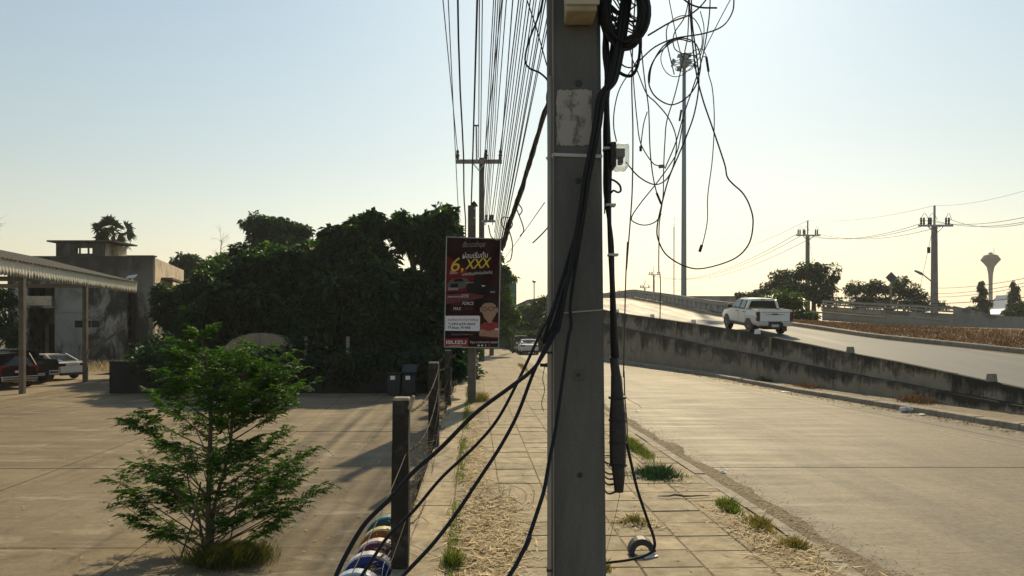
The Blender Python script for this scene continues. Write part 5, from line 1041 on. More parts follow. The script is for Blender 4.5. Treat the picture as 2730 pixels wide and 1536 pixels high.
# ------------------------------------------------------------------ trees
def clump_pts(c, rad, n, shell=.55):
    d = rng.normal(size=(n, 3)); d /= np.linalg.norm(d, axis=1, keepdims=True); r = rng.uniform(shell, 1.0, (n, 1)) ** .8
    return np.array(c) + d * r * np.array(rad), d
def tree(name, label, base, clumps, n, leaf, mt, trunk_r=.18, width=.42, group=None, droop=.3, sub=13, trunk=True, near=1.0):
    """clumps: (px, py, Y, rx_px, ry_px); each is broken into sub-clumps so that the outline and gaps read as foliage"""
    t_ = thing(name, label, 'tree', tuple(base), group); C, Dd = [], []; base = Vector(base); vol = sum(c[3] * c[4] for c in clumps)
    limbs = MB(); topc = None
    for (px, py, Y, rx, ry) in clumps:
        Y *= near; c = P(px, py, Y); ax, az = rx * Y / F, ry * Y / F; ay = min(ax, max(az, ax * .8)); k = max(3, int(sub * 1.0)); nn = max(60, int(n * rx * ry / vol))
        sp, sd_ = clump_pts(c, (ax * .8, ay * .8, az * .8), k, .25)
        for s0 in sp:
            rr = random.uniform(.2, .46); pp, dd = clump_pts(s0, (ax * rr, ay * rr, az * rr * .85), nn // k, .3); C.append(pp); Dd.append(dd + rng.normal(size=dd.shape) * .7 + np.array([0, 0, -.25]))
        if trunk:
            b0 = base + Vector((0, 0, (c.z - base.z) * random.uniform(.25, .5))); limbs.tube(spline([b0, b0.lerp(c, .5) + Vector((random.uniform(-.3, .3), 0, .3)), c], 4), [trunk_r * .6 * (1 - i / 8 * .75) for i in range(9)], 6)
            for s0 in sp[:4]: limbs.tube([c, Vector(s0)], [trunk_r * .15, trunk_r * .05], 4)
    C = np.concatenate(C); Dd = np.concatenate(Dd)
    if trunk:
        hi = max(P(c[0], c[1], c[2]).z for c in clumps); tp = Vector((base.x, base.y, base.z + (hi - base.z) * .55)); limbs.tube(spline([base - Vector((0, 0, .2)), base.lerp(tp, .5) + Vector((random.uniform(-.15, .15), random.uniform(-.1, .1), 0)), tp], 4), [trunk_r * (1.15 - i / 8 * .55) for i in range(9)], 8); limbs.build('trunk', M_bark, t_)
    young = None
    if mt is M_leaf or mt is M_leafb:       # upward-facing leaves get a lighter green: top light put into their colour
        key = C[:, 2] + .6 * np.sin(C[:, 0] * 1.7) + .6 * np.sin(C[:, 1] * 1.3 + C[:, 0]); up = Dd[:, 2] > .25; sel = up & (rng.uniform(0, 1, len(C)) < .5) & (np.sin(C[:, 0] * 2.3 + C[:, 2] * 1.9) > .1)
        cloud('toplit_leaves', C[sel] + np.array([0, 0, .08]), Dd[sel], leaf * rng.uniform(.6, 1.2, int(sel.sum())), width, M_leaf2, t_, droop); C, Dd = C[~sel], Dd[~sel]
    cloud('crown', C, Dd, leaf * rng.uniform(.55, 1.45, len(C)), width, mt, t_, droop); return t_
def gb(px, Y, z=ZL): v = P(px, 0, Y); return (v.x, Y, z)
GL = 'trees behind the yard'
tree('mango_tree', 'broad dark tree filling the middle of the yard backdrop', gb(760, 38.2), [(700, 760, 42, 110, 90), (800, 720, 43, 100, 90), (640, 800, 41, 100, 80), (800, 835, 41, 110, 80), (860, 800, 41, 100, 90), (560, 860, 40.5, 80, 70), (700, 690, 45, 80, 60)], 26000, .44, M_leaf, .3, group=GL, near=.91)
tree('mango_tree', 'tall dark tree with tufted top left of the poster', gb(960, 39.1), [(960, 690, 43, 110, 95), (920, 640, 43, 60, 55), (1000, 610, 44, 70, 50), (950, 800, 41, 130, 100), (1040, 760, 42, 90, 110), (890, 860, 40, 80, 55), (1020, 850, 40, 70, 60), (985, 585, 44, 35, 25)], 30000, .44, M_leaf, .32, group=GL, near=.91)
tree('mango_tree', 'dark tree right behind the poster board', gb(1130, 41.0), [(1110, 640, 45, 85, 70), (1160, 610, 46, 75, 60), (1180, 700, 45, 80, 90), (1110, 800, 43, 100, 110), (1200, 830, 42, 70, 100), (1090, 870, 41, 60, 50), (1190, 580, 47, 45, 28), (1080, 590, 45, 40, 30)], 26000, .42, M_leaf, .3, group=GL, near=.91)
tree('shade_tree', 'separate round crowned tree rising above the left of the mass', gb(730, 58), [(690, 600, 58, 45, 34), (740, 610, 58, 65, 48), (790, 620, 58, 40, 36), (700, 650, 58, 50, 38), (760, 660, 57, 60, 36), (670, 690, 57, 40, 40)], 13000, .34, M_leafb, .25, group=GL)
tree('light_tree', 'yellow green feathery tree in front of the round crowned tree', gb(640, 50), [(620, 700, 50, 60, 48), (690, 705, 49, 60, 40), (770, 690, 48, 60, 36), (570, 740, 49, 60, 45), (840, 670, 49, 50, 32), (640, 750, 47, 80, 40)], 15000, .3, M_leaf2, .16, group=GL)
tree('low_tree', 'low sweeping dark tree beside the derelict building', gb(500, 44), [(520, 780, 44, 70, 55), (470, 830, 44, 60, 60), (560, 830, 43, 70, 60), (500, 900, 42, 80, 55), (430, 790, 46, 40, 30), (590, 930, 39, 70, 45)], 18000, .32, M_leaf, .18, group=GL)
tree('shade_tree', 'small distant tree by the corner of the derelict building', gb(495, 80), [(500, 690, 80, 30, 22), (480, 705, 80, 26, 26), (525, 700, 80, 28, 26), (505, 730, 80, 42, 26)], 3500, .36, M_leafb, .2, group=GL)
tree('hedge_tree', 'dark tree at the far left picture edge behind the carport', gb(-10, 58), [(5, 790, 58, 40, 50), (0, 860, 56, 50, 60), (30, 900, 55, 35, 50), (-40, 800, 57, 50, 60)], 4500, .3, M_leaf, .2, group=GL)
tree('hedge_tree', 'tree spilling over the footway right of the poster board', gb(1310, 66, 0), [(1340, 735, 66, 30, 32), (1362, 742, 66, 18, 10), (1335, 790, 66, 35, 40), (1350, 850, 66, 36, 40), (1320, 700, 66, 25, 40), (1340, 880, 64, 40, 30)], 10000, .36, M_leaf2, .18)
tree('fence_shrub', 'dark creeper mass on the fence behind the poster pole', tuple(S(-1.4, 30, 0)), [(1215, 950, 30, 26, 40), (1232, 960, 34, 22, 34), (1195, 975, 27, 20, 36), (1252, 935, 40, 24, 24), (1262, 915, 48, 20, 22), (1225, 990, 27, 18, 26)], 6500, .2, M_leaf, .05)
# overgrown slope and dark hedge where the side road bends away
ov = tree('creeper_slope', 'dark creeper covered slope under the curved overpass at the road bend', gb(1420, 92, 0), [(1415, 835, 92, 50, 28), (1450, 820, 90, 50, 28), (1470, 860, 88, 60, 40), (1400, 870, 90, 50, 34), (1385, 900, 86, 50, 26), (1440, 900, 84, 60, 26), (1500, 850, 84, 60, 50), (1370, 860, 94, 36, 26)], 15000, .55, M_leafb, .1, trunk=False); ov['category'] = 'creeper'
bh = MB().b2(-6, 9, 88.4, 88.7, ZR - .1, 1.35).build('boundary_wall', mat('dark_fence', (.05, .06, .065), .9)); tag(bh, 'low dark wall across the end of the visible side road', 'wall')
tag(MB().box(P(1354, 797, 96), (2.2, .1, 4.2)).build('sign_back', mat('green_board', (.05, .13, .13), .7)), 'plain teal board seen past the poster among the trees', 'board')
# banana leaves catching light
bl = thing('banana_plant', 'bright curled banana leaf by the road bend', 'plant', gb(1375, 72, ZR))
for k, pts in enumerate(([(1362, 862), (1372, 845), (1378, 832), (1384, 826)], [(1370, 866), (1380, 858), (1388, 855)], [(1395, 862), (1405, 861), (1412, 866)])):
    s_ = spline(px_path(pts, 72), 5); q = MB(); secs = []
    for i, p in enumerate(s_): w_ = .05 + (.42 if k == 0 else .12) * math.sin(math.pi * min(1, .1 + i / len(s_))); secs.append([p + Vector((-w_, 0, .1)), p, p + Vector((w_ * .6, .1, .1))])
    q.loft(secs, caps=False).build('leaf_blade', M_frond if k == 0 else M_leaf2, bl)
MB().tube([gb(1368, 72, ZR), P(1366, 862, 72)], .12, 8).build('stem', M_leaf2, bl)
# right hand trees
GR = 'trees beyond the ramp'
tree('roadside_tree', 'bright green bush just behind the white pickup', tuple(P(2075, 850, 66)), [(2040, 815, 66, 45, 28), (2085, 800, 66, 45, 30), (2120, 815, 66, 40, 30), (2060, 840, 65, 60, 24), (2130, 840, 65, 40, 22), (2168, 842, 64, 26, 14)], 6500, .3, M_leaf2, .12, group=GR)
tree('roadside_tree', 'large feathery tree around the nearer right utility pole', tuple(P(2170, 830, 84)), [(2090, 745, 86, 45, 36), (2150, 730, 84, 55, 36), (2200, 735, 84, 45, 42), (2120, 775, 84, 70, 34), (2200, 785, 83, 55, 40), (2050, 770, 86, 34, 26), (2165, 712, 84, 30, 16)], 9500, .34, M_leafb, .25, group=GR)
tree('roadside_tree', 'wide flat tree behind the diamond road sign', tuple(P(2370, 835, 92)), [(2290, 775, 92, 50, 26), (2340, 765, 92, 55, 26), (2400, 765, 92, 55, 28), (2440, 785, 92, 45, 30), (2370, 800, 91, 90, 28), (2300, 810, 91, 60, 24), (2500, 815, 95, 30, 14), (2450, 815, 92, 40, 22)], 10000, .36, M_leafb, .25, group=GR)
tree('roadside_tree', 'small pale distant bush left of the white pickup', tuple(P(1990, 800, 105)), [(1970, 786, 105, 12, 10), (1995, 788, 105, 20, 9), (2025, 785, 103, 24, 14)], 1800, .34, M_leafb, .1, group=GR)
tree('roadside_tree', 'low scrubby bush beside the columnar trees', tuple(P(2590, 845, 100)), [(2590, 826, 100, 30, 10), (2572, 832, 100, 20, 8)], 900, .3, M_leafb, .08, group=GR)
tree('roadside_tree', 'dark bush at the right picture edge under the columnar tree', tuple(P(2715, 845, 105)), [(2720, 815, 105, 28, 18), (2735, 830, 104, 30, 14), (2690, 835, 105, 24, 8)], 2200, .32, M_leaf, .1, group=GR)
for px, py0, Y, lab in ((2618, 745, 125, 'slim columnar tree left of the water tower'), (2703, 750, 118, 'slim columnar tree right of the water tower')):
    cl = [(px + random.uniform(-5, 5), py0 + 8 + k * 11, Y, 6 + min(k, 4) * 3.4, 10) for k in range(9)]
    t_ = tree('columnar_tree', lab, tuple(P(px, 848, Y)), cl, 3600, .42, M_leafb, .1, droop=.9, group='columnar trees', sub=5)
# tangled undergrowth behind the yard wall
C, Dd = [], []
for k in range(150):
    px = random.uniform(380, 1250); Y = random.uniform(35.2, 41); hh = random.uniform(.3, 2.9) * (1 if px > 600 else .8); c = Vector((P(px, 0, Y).x, Y, ZL + hh))
    if 585 < px < 800 and Y < 39.5 and hh < 3.2: continue
    pp, dd = clump_pts(c, (.95, .8, .85), 330, .2); C.append(pp); Dd.append(dd + rng.normal(size=dd.shape) * .7)
for k in range(70):
    px = random.uniform(378, 1190); c = Vector((P(px, 0, 33.9).x, 33.95, ZL + random.uniform(.7, 1.6))); pp, dd = clump_pts(c, (.8, .22, .45), 90, .1); C.append(pp); Dd.append(dd + rng.normal(size=dd.shape) * .7)
ug = cloud('undergrowth', np.concatenate(C), np.concatenate(Dd), .3 * rng.uniform(.6, 1.3, sum(map(len, C))), .42, M_leaf, None, .3); tag(ug, 'dense dark undergrowth behind the yard wall', 'undergrowth', kind='stuff')
# fan palm behind the building
pm = thing('fan_palm', 'fan palm rising behind the derelict building', 'palm tree', gb(302, 80))
tp = P(302, 622, 80); MB().tube(spline([Vector(gb(304, 80)), P(303, 800, 80), tp], 6), [.32 - .01 * i for i in range(13)], 8).build('trunk', M_bark, pm)
random.seed(5)
for k in range(34):
    az, el = random.uniform(0, 6.283), math.asin(random.uniform(-.75, 1)); d = Vector((math.cos(az) * math.cos(el), math.sin(az) * math.cos(el), math.sin(el))); L = random.uniform(.3, 1.5); hub = tp + d * L + Vector((0, 0, -.15 if el > 0 else -.5)); q = MB(); q.tube([tp, hub], [.04, .025], 4)
    s_ = d.cross(Vector((0, 0, 1))); s_ = s_.normalized() if s_.length > .01 else Vector((1, 0, 0)); s_ = Matrix.Rotation(random.uniform(-1.3, 1.3), 3, d) @ s_; u_ = s_.cross(d)
    for j in range(17):
        a = R(-80 + 10 * j); dr_ = d * math.cos(a) + s_ * math.sin(a); Lf = random.uniform(.75, 1.15); tip = hub + dr_ * Lf + Vector((0, 0, -.22 * Lf * random.uniform(.3, 1.8))); md = hub + dr_ * Lf * .55; wv = dr_.cross(u_).normalized() * .1
        n_ = len(q.v); q.v += [tuple(hub), tuple(md + wv), tuple(tip), tuple(md - wv)]; q.f.append((n_, n_ + 1, n_ + 2, n_ + 3))
    q.build('frond', M_palm, pm, fixn=False)
# bare twigs
def bare(name, label, base, top, spread, n, r=.03):
    t_ = thing(name, label, 'bare tree', tuple(base)); base, top = Vector(base), Vector(top); q = MB(); q.tube([base, top], [r * 2, r], 5)
    for k in range(n):
        a = base.lerp(top, random.uniform(.35, 1)); d = Vector((random.uniform(-1, 1), random.uniform(-.5, .5), random.uniform(.2, 1))).normalized() * spread * random.uniform(.4, 1); m_ = a + d * .5 + Vector((random.uniform(-.1, .1), 0, .1)) * spread; q.tube([a, m_, a + d], [r * .6, r * .45, r * .2], 4)
        for j in range(3): e = a.lerp(a + d, random.uniform(.4, 1)); q.tube([e, e + Vector((random.uniform(-1, 1), random.uniform(-.5, .5), random.uniform(.1, 1))) * spread * .3], [r * .3, r * .12], 3)
    q.build('branches', M_bark, t_)
bare('bare_tree', 'bare pale twigs above the feathery tree', P(585, 740, 52), P(590, 640, 52), 1.6, 12, .022)
bare('bare_tree', 'bare twigs poking in at the far left edge', P(-60, 700, 45), P(-20, 620, 45), 1.6, 16, .022)

# ------------------------------------------------------------------ small tree in the yard
st = thing('young_tree', 'young feathery tree growing through a crack in the yard', 'tree', tuple(P(556, 1490, 9.7)))
BY2 = 9.7; base = Vector((P(556, 1490, 9.7).x, 9.7, ZL))
outline = [(885, 528, 545), (920, 495, 565), (945, 470, 640), (970, 455, 705), (1000, 440, 770), (1050, 435, 795), (1090, 430, 760), (1115, 380, 735), (1140, 365, 730), (1180, 400, 735), (1220, 395, 745), (1250, 370, 800), (1280, 335, 845), (1305, 325, 858), (1340, 335, 770), (1370, 365, 750), (1400, 400, 735), (1430, 445, 640), (1450, 450, 560)]
def inside(y): ys = [o_[0] for o_ in outline]; return float(np.interp(y, ys, [o_[1] for o_ in outline])), float(np.interp(y, ys, [o_[2] for o_ in outline]))
random.seed(21)
stems = [spline([base, P(556, 1350, 9.7), P(560, 1200, 9.72), P(562, 1050, 9.75), P(548, 960, 9.75), P(537, 905, 9.72)], 6), spline([base + Vector((.03, .05, 0)), P(570, 1360, 9.75), P(612, 1200, 9.8), P(622, 1080, 9.8), P(650, 985, 9.8), P(655, 930, 9.8)], 6), spline([base + Vector((-.05, 0, 0)), P(530, 1380, 9.65), P(505, 1300, 9.6), P(490, 1180, 9.5)], 6)]
q = MB()
for k, s_ in enumerate(stems): q.tube(s_, [(.042, .03, .02)[k] * (1 - .75 * i / len(s_)) for i in range(len(s_))], 7)
fr_pos, fr_dir, fr_len = [], [], []
tips = [(537, 893), (500, 925), (470, 945), (440, 1000), (425, 1055), (352, 1130), (395, 1110), (322, 1285), (326, 1345), (350, 1320), (385, 1240), (385, 1385), (425, 1405), (690, 925), (735, 960), (772, 1000), (797, 1040), (762, 1078), (745, 1160), (738, 1195), (785, 1225), (815, 1207), (864, 1290), (850, 1312), (772, 1365), (742, 1402), (745, 1345), (665, 1105), (500, 1010), (600, 960), (560, 1005), (620, 1040), (500, 1090), (450, 1185), (480, 1255), (645, 1180), (690, 1255), (600, 1290), (520, 1330), (705, 1310), (445, 1315), (480, 1420), (620, 1385), (560, 1130), (590, 1210), (655, 985), (540, 1240), (600, 1090), (640, 1330), (700, 1050), (470, 1050), (680, 1200), (430, 1270), (560, 1360), (720, 1270)]
for cx0, cy0, rx0, ry0, n0 in ((600, 985, 165, 75, 10), (650, 1040, 150, 50, 4), (555, 1160, 165, 60, 6), (590, 1290, 225, 75, 10), (560, 1370, 160, 40, 2)):
    for _ in range(n0): a = random.uniform(0, 6.283); r_ = math.sqrt(random.uniform(.1, 1)); tips.append((cx0 + rx0 * r_ * math.cos(a), cy0 + ry0 * r_ * math.sin(a)))
for k, (x, y) in enumerate(tips):
    xl, xr_ = inside(y); edge = min(1, abs(x - 575) / 260); hw = .95 * math.sqrt(max(.05, 1 - edge ** 2)); dep = BY2 + random.uniform(-1, 1) * hw
    tip = P(x, y, dep); s_ = stems[0] if x < 600 or y > 1250 else stems[1]
    j = min(range(len(s_)), key=lambda i: abs(s_[i].z - (tip.z - .08 - .5 * (Vector((tip.x - s_[i].x, tip.y - s_[i].y)).length)))); a = s_[j]
    md = a.lerp(tip, .55) + Vector((0, 0, -.02)); pth = spline([a, md, tip], 6); q.tube(pth, [.012 * (1 - .8 * i / 12) for i in range(13)], 5); L0 = (tip - a).length
    for i in range(7 if y > 1120 else 5, 13):
        for s2 in (-1, 1):
            if random.random() < .3: continue
            d = (pth[min(12, i + 1)] - pth[i - 1]).normalized(); sdv = d.cross(Vector((0, 0, 1))).normalized() * s2; tw = (d * .7 + sdv * random.uniform(.5, 1.1) + Vector((0, 0, random.uniform(-.1, .2)))).normalized(); Lt = random.uniform(.1, .26); e = pth[i] + tw * Lt; q.tube([pth[i], e], [.004, .002], 3, False)
            for m_ in range(4):
                for s3 in (-1, 1):
                    if random.random() < .2: continue
                    pp = pth[i].lerp(e, .3 + .7 * m_ / 3); sd3 = tw.cross(Vector((0, 0, 1))).normalized() * s3; fr_pos.append(pp); fr_dir.append((tw * random.uniform(.4, 1) + sd3 * random.uniform(.4, 1) + Vector((0, 0, random.uniform(-.35, .45)))).normalized()); fr_len.append(random.uniform(.1, .22))
q.tube(spline([base + Vector((.2, .1, 0)), base + Vector((.3, .1, .5)), base + Vector((.36, .1, .95))], 4), .01, 5); q.tube(spline([base + Vector((-.35, -.05, 0)), base + Vector((-.2, 0, .5)), base + Vector((-.1, 0, 1.0))], 4), .012, 5)
q.build('trunk', M_bark, st)
lc, ld, ls = [], [], []
for p, d, L in zip(fr_pos, fr_dir, fr_len):
    sdv = d.cross(Vector((0, 0, 1))).normalized(); nl = 7
    for i in range(nl):
        t = (i + .5) / nl; c = p + d * L * t + Vector((0, 0, -.35 * L * t * t))
        for s2 in (-1, 1): lc.append(c); ld.append(sdv * s2 + d * .55 + Vector((0, 0, random.uniform(-.35, .1)))); ls.append(.04 * math.sin(math.pi * (.2 + .75 * t)) + .014)
cloud('crown', np.array(lc), np.array(ld), np.array(ls), .38, M_frond, st, .1)
# grass at its foot
n = 7000; gx = base.x + .3 + rng.normal(0, .2, n); gy = 9.62 + rng.normal(0, .15, n)
o = blades('grass_tuft', np.stack([gx, gy, np.full(n, ZL)], 1), .19, .0055, leaf_mat('clump_grass', (.05, .07, .016), (.13, .14, .04), .35, (1.3, 1.3, .6)), .9); tag(o, 'yellowing grass clump at the foot of the young tree', 'grass', kind='stuff')

# ------------------------------------------------------------------ right hand utility poles, lamps, mast, tower
def rpole(label, px, ytop_shaft, yspire, ybase, Y, arm_w, wpx, lamp=False):
    b_ = P(px, ybase, Y); t_ = thing('utility_pole', label, 'utility pole', tuple(b_), 'utility poles beyond the ramp'); k = Y / F; tp = P(px, ytop_shaft, Y)
    MB().loft([[(p.x + sx * w / 2, p.y + sy * w / 2, p.z) for sx, sy in ((-1, -1), (1, -1), (1, 1), (-1, 1))] for p, w in ((b_ - Vector((0, 0, 2)), wpx * k * 1.15), (tp, wpx * k * .85))], closed=True).build('shaft', M_farpole, t_)
    MB().bar(tp - Vector((0, 0, .3)), P(px + .5, yspire, Y), .13).build('spire', M_steel, t_)
    MB().box(tp + Vector((0, -.2, -.05)), (arm_w * k, .12, .16)).build('crossarm', M_steel, t_)
    for s_ in (-1, 1): MB().bar(tp + Vector((s_ * arm_w * k * .22, -.2, -.1)), tp + Vector((0, -.2, -.75)), .07).build('brace', M_steel, t_)
    for fx_ in (-.42, -.34, -.2, -.14, .3, .38): MB().lathe([(.05, 0), (.1, .08), (.07, .2), (.1, .32), (.07, .44), (.09, .55), (.03, .62)], tp + Vector((arm_w * k * fx_, -.2, .03)), 8).build('insulator', M_plastic, t_)
    for f0, f1 in ((-.42, -.2), (-.2, .05), (.3, .46)): MB().tube(spline([tp + Vector((arm_w * k * f0, -.2, .62)), tp + Vector((arm_w * k * (f0 + f1) / 2, -.2, 1.0)), tp + Vector((arm_w * k * f1, -.2, .45))], 5), .02, 4).build('jumper_wire', M_wire, t_)
    if lamp:
        MB().tube([P(2489, 755, Y - .3), P(2462, 733, Y - .4)], .05, 6).build('lamp_arm', M_steel, t_); MB().tube([P(2462, 733, Y - .4), P(2455, 729, Y - .4), P(2439, 722, Y - .5)], [.06, .13, .08], 8).build('lamp_head', M_steel, t_)
    return tp
tA = rpole('nearest right utility pole with a street lamp arm', 2491, 601, 548, 825, 64, 92, 12.5, True)
tB = rpole('second right utility pole standing in the feathery tree', 2153, 627, 588, 800, 88, 64, 9)
tC = rpole('far thin utility pole above the ramp crest', 1743, 732, 709, 800, 190, 30, 4.4)
tD = rpole('smaller far utility pole left of the other above the ramp crest', 1719, 767, 747, 800, 200, 29, 3.4)
tE = rpole('tiny farthest utility pole near the near pole edge', 1652, 779, 766, 800, 300, 13, 1.8)
def span(label, a, b_, sag, r, cat='wire'):
    pts = []; a, b_ = Vector(a), Vector(b_)
    for i in range(17): t = i / 16; p = a.lerp(b_, t); p.z -= 4 * sag * t * (1 - t); pts.append(p)
    tag(MB().tube(pts, r, 4).build('line_wire', M_wire), label, cat, 'line wires beyond the ramp')
off = [-1.35, -.5, 1.2]; nmz = ['left', 'middle', 'right']
for k in range(3):
    span(nmz[k] + ' line wire from the nearest right pole off the picture', tA + Vector((off[k], -.2, .5)), P(2760, (573, 586, 590)[k], 44), .5, .018); span(nmz[k] + ' line wire between the two nearer right poles', tA + Vector((off[k], -.2, .1)), tB + Vector((off[k], -.2, .1)), .9, .02); span(nmz[k] + ' line wire from the second right pole to the far pole', tB + Vector((off[k], -.2, .1)), tC + Vector((off[k], -.2, .1)), 3.0, .028)
    span(nmz[k] + ' line wire between the two far small poles', tC + Vector((off[k], -.2, .1)), tD + Vector((off[k], -.2, .1)), 1.0, .03)
span('thin top wire from the nearest right pole off the picture', P(2491, 548, 64), P(2760, 500, 44), .3, .01); span('thin top wire between the two nearer right pole tips', P(2491, 548, 64), P(2154, 588, 88), .5, .012); span('thin top wire from the second right pole tip to the far pole', P(2154, 588, 88), P(1743, 709, 190), 2, .02)
for k, (x0, y0, x1, y1) in enumerate(((2480, 768, 2760, 736), (2480, 783, 2760, 748), (2480, 792, 2760, 757), (2340, 808, 2760, 790), (2400, 800, 2500, 783), (2330, 802, 2460, 788))):
    span(('highest', 'second highest', 'third', 'lowest long', 'upper short', 'lower short')[k] + ' slack telephone wire near the right street lamp pole', P(x0, y0, 66), P(x1, y1, 50), .25, .02 if k < 3 else .03)
span('guy wire with a weight left of the nearest right pole', P(2484, 622, 63.8), P(2452, 770, 62), 0, .015); tag(MB().box(P(2476, 667, 63.4), (.22, .12, .5)).build('guy_insulator', M_plastic), 'dark insulator on the left guy wire', 'insulator', 'guy insulators'); span('guy wire right of the second right pole', P(2158, 645, 87.8), P(2168, 700, 87), 0, .016)
# high mast
hm = thing('high_mast_light', 'tall high mast lighting column with a ring of floodlights', 'high mast light', tuple(P(1823, 800, 97)))
MB().tube([P(1823, 860, 97), P(1823, 795, 97), P(1823.4, 500, 97), P(1824, 175, 97)], [.38, .36, .29, .22], 14).build('mast', M_mast, hm, smooth=True)
hc_ = P(1824, 165, 97); MB().lathe([(.3, -.9), (.55, -.7), (.6, .2), (.62, .55), (.45, .95), (.2, 1.1)], hc_ + Vector((0, 0, .1)), 16).build('head_gear', M_mast, hm)
for zz, rr in ((-.15, 1.45), (-.85, 1.1)): MB().tube([hc_ + Vector((rr * math.cos(a), rr * math.sin(a), zz)) for a in np.linspace(0, 2 * math.pi, 25)], .05, 5, False).build('ring', M_mast, hm)
for k in range(8):
    a = k * math.pi / 4 + .2; d = Vector((math.cos(a), math.sin(a), 0)); MB().bar(hc_ + d * .4 + Vector((0, 0, -.1)), hc_ + d * 1.45 + Vector((0, 0, -.15)), .08).build('arm', M_mast, hm); M = Matrix.Rotation(a, 3, 'Z') @ Matrix.Rotation(R(-35), 3, 'Y')
    MB().box(hc_ + d * 1.5 + Vector((0, 0, (.35 if k % 2 else -.4))), (.16, .62, .62), M).build('floodlight', M_mast, hm)
MB().bar(hc_ + Vector((.3, 0, .75)), hc_ + Vector((.85, 0, .9)), .5).build('junction_box', M_mast, hm)
h2 = thing('high_mast_light', 'tiny distant high mast seen between the poster and the near pole', 'high mast light', tuple(P(1424, 830, 400))); MB().bar(P(1424, 840, 400), P(1424, 752, 400), .6).build('mast', M_mast, h2); MB().lathe([(.4, -.6), (1.2, .3), (1.25, .6), (.4, 1.0)], P(1424, 752, 400), 10).build('head_gear', M_mast, h2)
# lattice radio mast
rm = thing('radio_mast', 'thin pale lattice radio mast far behind the ramp', 'radio mast', tuple(P(1797, 800, 300))); kk = 300 / F
for sx, sy in ((-1, 0), (1, 0), (0, 1)): MB().tube([P(1797, 800, 300) + Vector((sx * .35, sy * .35, 0)), P(1797, 605, 300) + Vector((sx * .2, sy * .2, 0))], .07, 4).build('mast_leg', M_steel, rm)
q = MB(); z0, z1 = P(0, 800, 300).z, P(0, 605, 300).z; n = 26
for k in range(n):
    za, zb = z0 + (z1 - z0) * k / n, z0 + (z1 - z0) * (k + 1) / n; x = P(1797, 0, 300).x; q.bar((x - .3, 300, za), (x + .3, 300, zb), .06); q.bar((x + .3, 300, za), (x - .3, 300, zb), .06)
q.build('lattice', M_steel, rm); MB().bar(P(1797, 605, 300), P(1797.5, 578, 300), .12).build('antenna', M_steel, rm); MB().bar(P(1794, 600, 300), P(1803, 600, 300), .1).build('mast_arm', M_steel, rm)
# water tower
wt = thing('water_tower', 'champagne glass shaped concrete water tower', 'water tower', tuple(P(2641, 845, 360))); kw = 360 / F; M_tower = mat('tower_concrete', (.27, .23, .2), .9, col2=(.21, .18, .16), scale=.2)
b_ = P(2641, 860, 360); zt_ = lambda py: P(0, py, 360).z - b_.z
MB().lathe([(5.4 * kw, 0), (4.6 * kw, zt_(760)), (5.2 * kw, zt_(738)), (5.2 * kw, zt_(737)), (6 * kw, zt_(728)), (9 * kw, zt_(712)), (16 * kw, zt_(702)), (23 * kw, zt_(694))], b_, 24).build('stem', M_tower, wt, smooth=False)
MB().lathe([(23 * kw, zt_(694)), (23.2 * kw, zt_(692)), (16 * kw, zt_(681)), (6 * kw, zt_(678))], b_, 24).build('tank_roof', mat('tower_roof', (.16, .145, .14), .9), wt); MB().lathe([(5 * kw, zt_(679)), (4.6 * kw, zt_(674)), (1.5 * kw, zt_(673))], b_, 14).build('vent_hut', MATS['tower_roof'], wt)
MB().bar(P(2650, 680, 360), P(2650, 662, 360), .15).build('antenna', M_steel, wt)
# flag, temple gable, diamond sign
fg = thing('flag_pole', 'thin flagpole with a furled red white and blue flag', 'flagpole', tuple(P(2659, 845, 150))); MB().bar(P(2659, 845, 150), P(2659, 787, 150), .1).build('pole', M_white, fg)
for k, c in enumerate(((.5, .03, .05), (.7, .7, .7), (.05, .06, .3))):
    a = P(2658 - k * 1.2, 790 + k * 5, 149.9 - k * .02); MB().add([a, a + Vector((-.9, 0, -.9)), a + Vector((-1.2, .05, -1.6)), a + Vector((-.1, .05, -.7))], [(0, 1, 2, 3)]).build('flag_band', mat('flag_%d' % k, c, .8), fg)
tm = thing('temple_gable', 'white pointed temple gable at the right edge', 'temple', tuple(P(2690, 846, 140))); MB().prism([(-2.6, 0), (2.6, 0), (.9, 1.6), (.15, 3.6), (0, 4.2), (-.15, 3.6), (-.9, 1.6)], P(2692, 846, 140), (1, 0, 0), (0, 0, 1), (0, 1, 0), 4).build('gable', M_white, tm)
MB().prism([(-1.6, .2), (1.6, .2), (.5, 1.4), (0, 2.8), (-.5, 1.4)], P(2692, 846, 140) - Vector((0, .05, 0)), (1, 0, 0), (0, 0, 1), (0, 1, 0), .04).build('tympanum', M_farpole, tm); MB().box(P(2660, 842, 139), (5, 1, .6)).build('wall', M_white, tm)
ds = thing('road_sign', 'dark diamond road sign seen from behind', 'road sign', tuple(P(2376, 820, 70))); MB().box(P(2376, 740, 70), (.76, .03, .76), Matrix.Rotation(R(45), 3, 'Y')).build('sign_plate', mat('sign_back', (.09, .09, .1), .6), ds); MB().bar(P(2376, 820, 70.06), P(2376, 735, 70.06), .1).build('sign_post', M_farpole, ds)
MB().box(P(2376, 748, 70.03), (.6, .04, .06)).build('sign_bracket', M_steel, ds)

# ------------------------------------------------------------------ weeds, straw, litter
def gpx(px, py, z=0): Y = (HC - z) * F / (py - HY); return (px - 1365) / F * Y, Y
n = 5200; v = rng.uniform(6.5, 45, n); pos = np.stack([rng.normal(-.24, .055, n) - .0495 * v, v, np.zeros(n)], 1); keep = np.sin(v * 2.1) + np.sin(v * .9 + 1) + rng.uniform(-1, 1, n) > -.7; pos = pos[keep]
tag(blades('weed_strip', pos, .075, .012, M_grass, .8), 'green weed line between edge slabs and pavers', 'grass', kind='stuff')
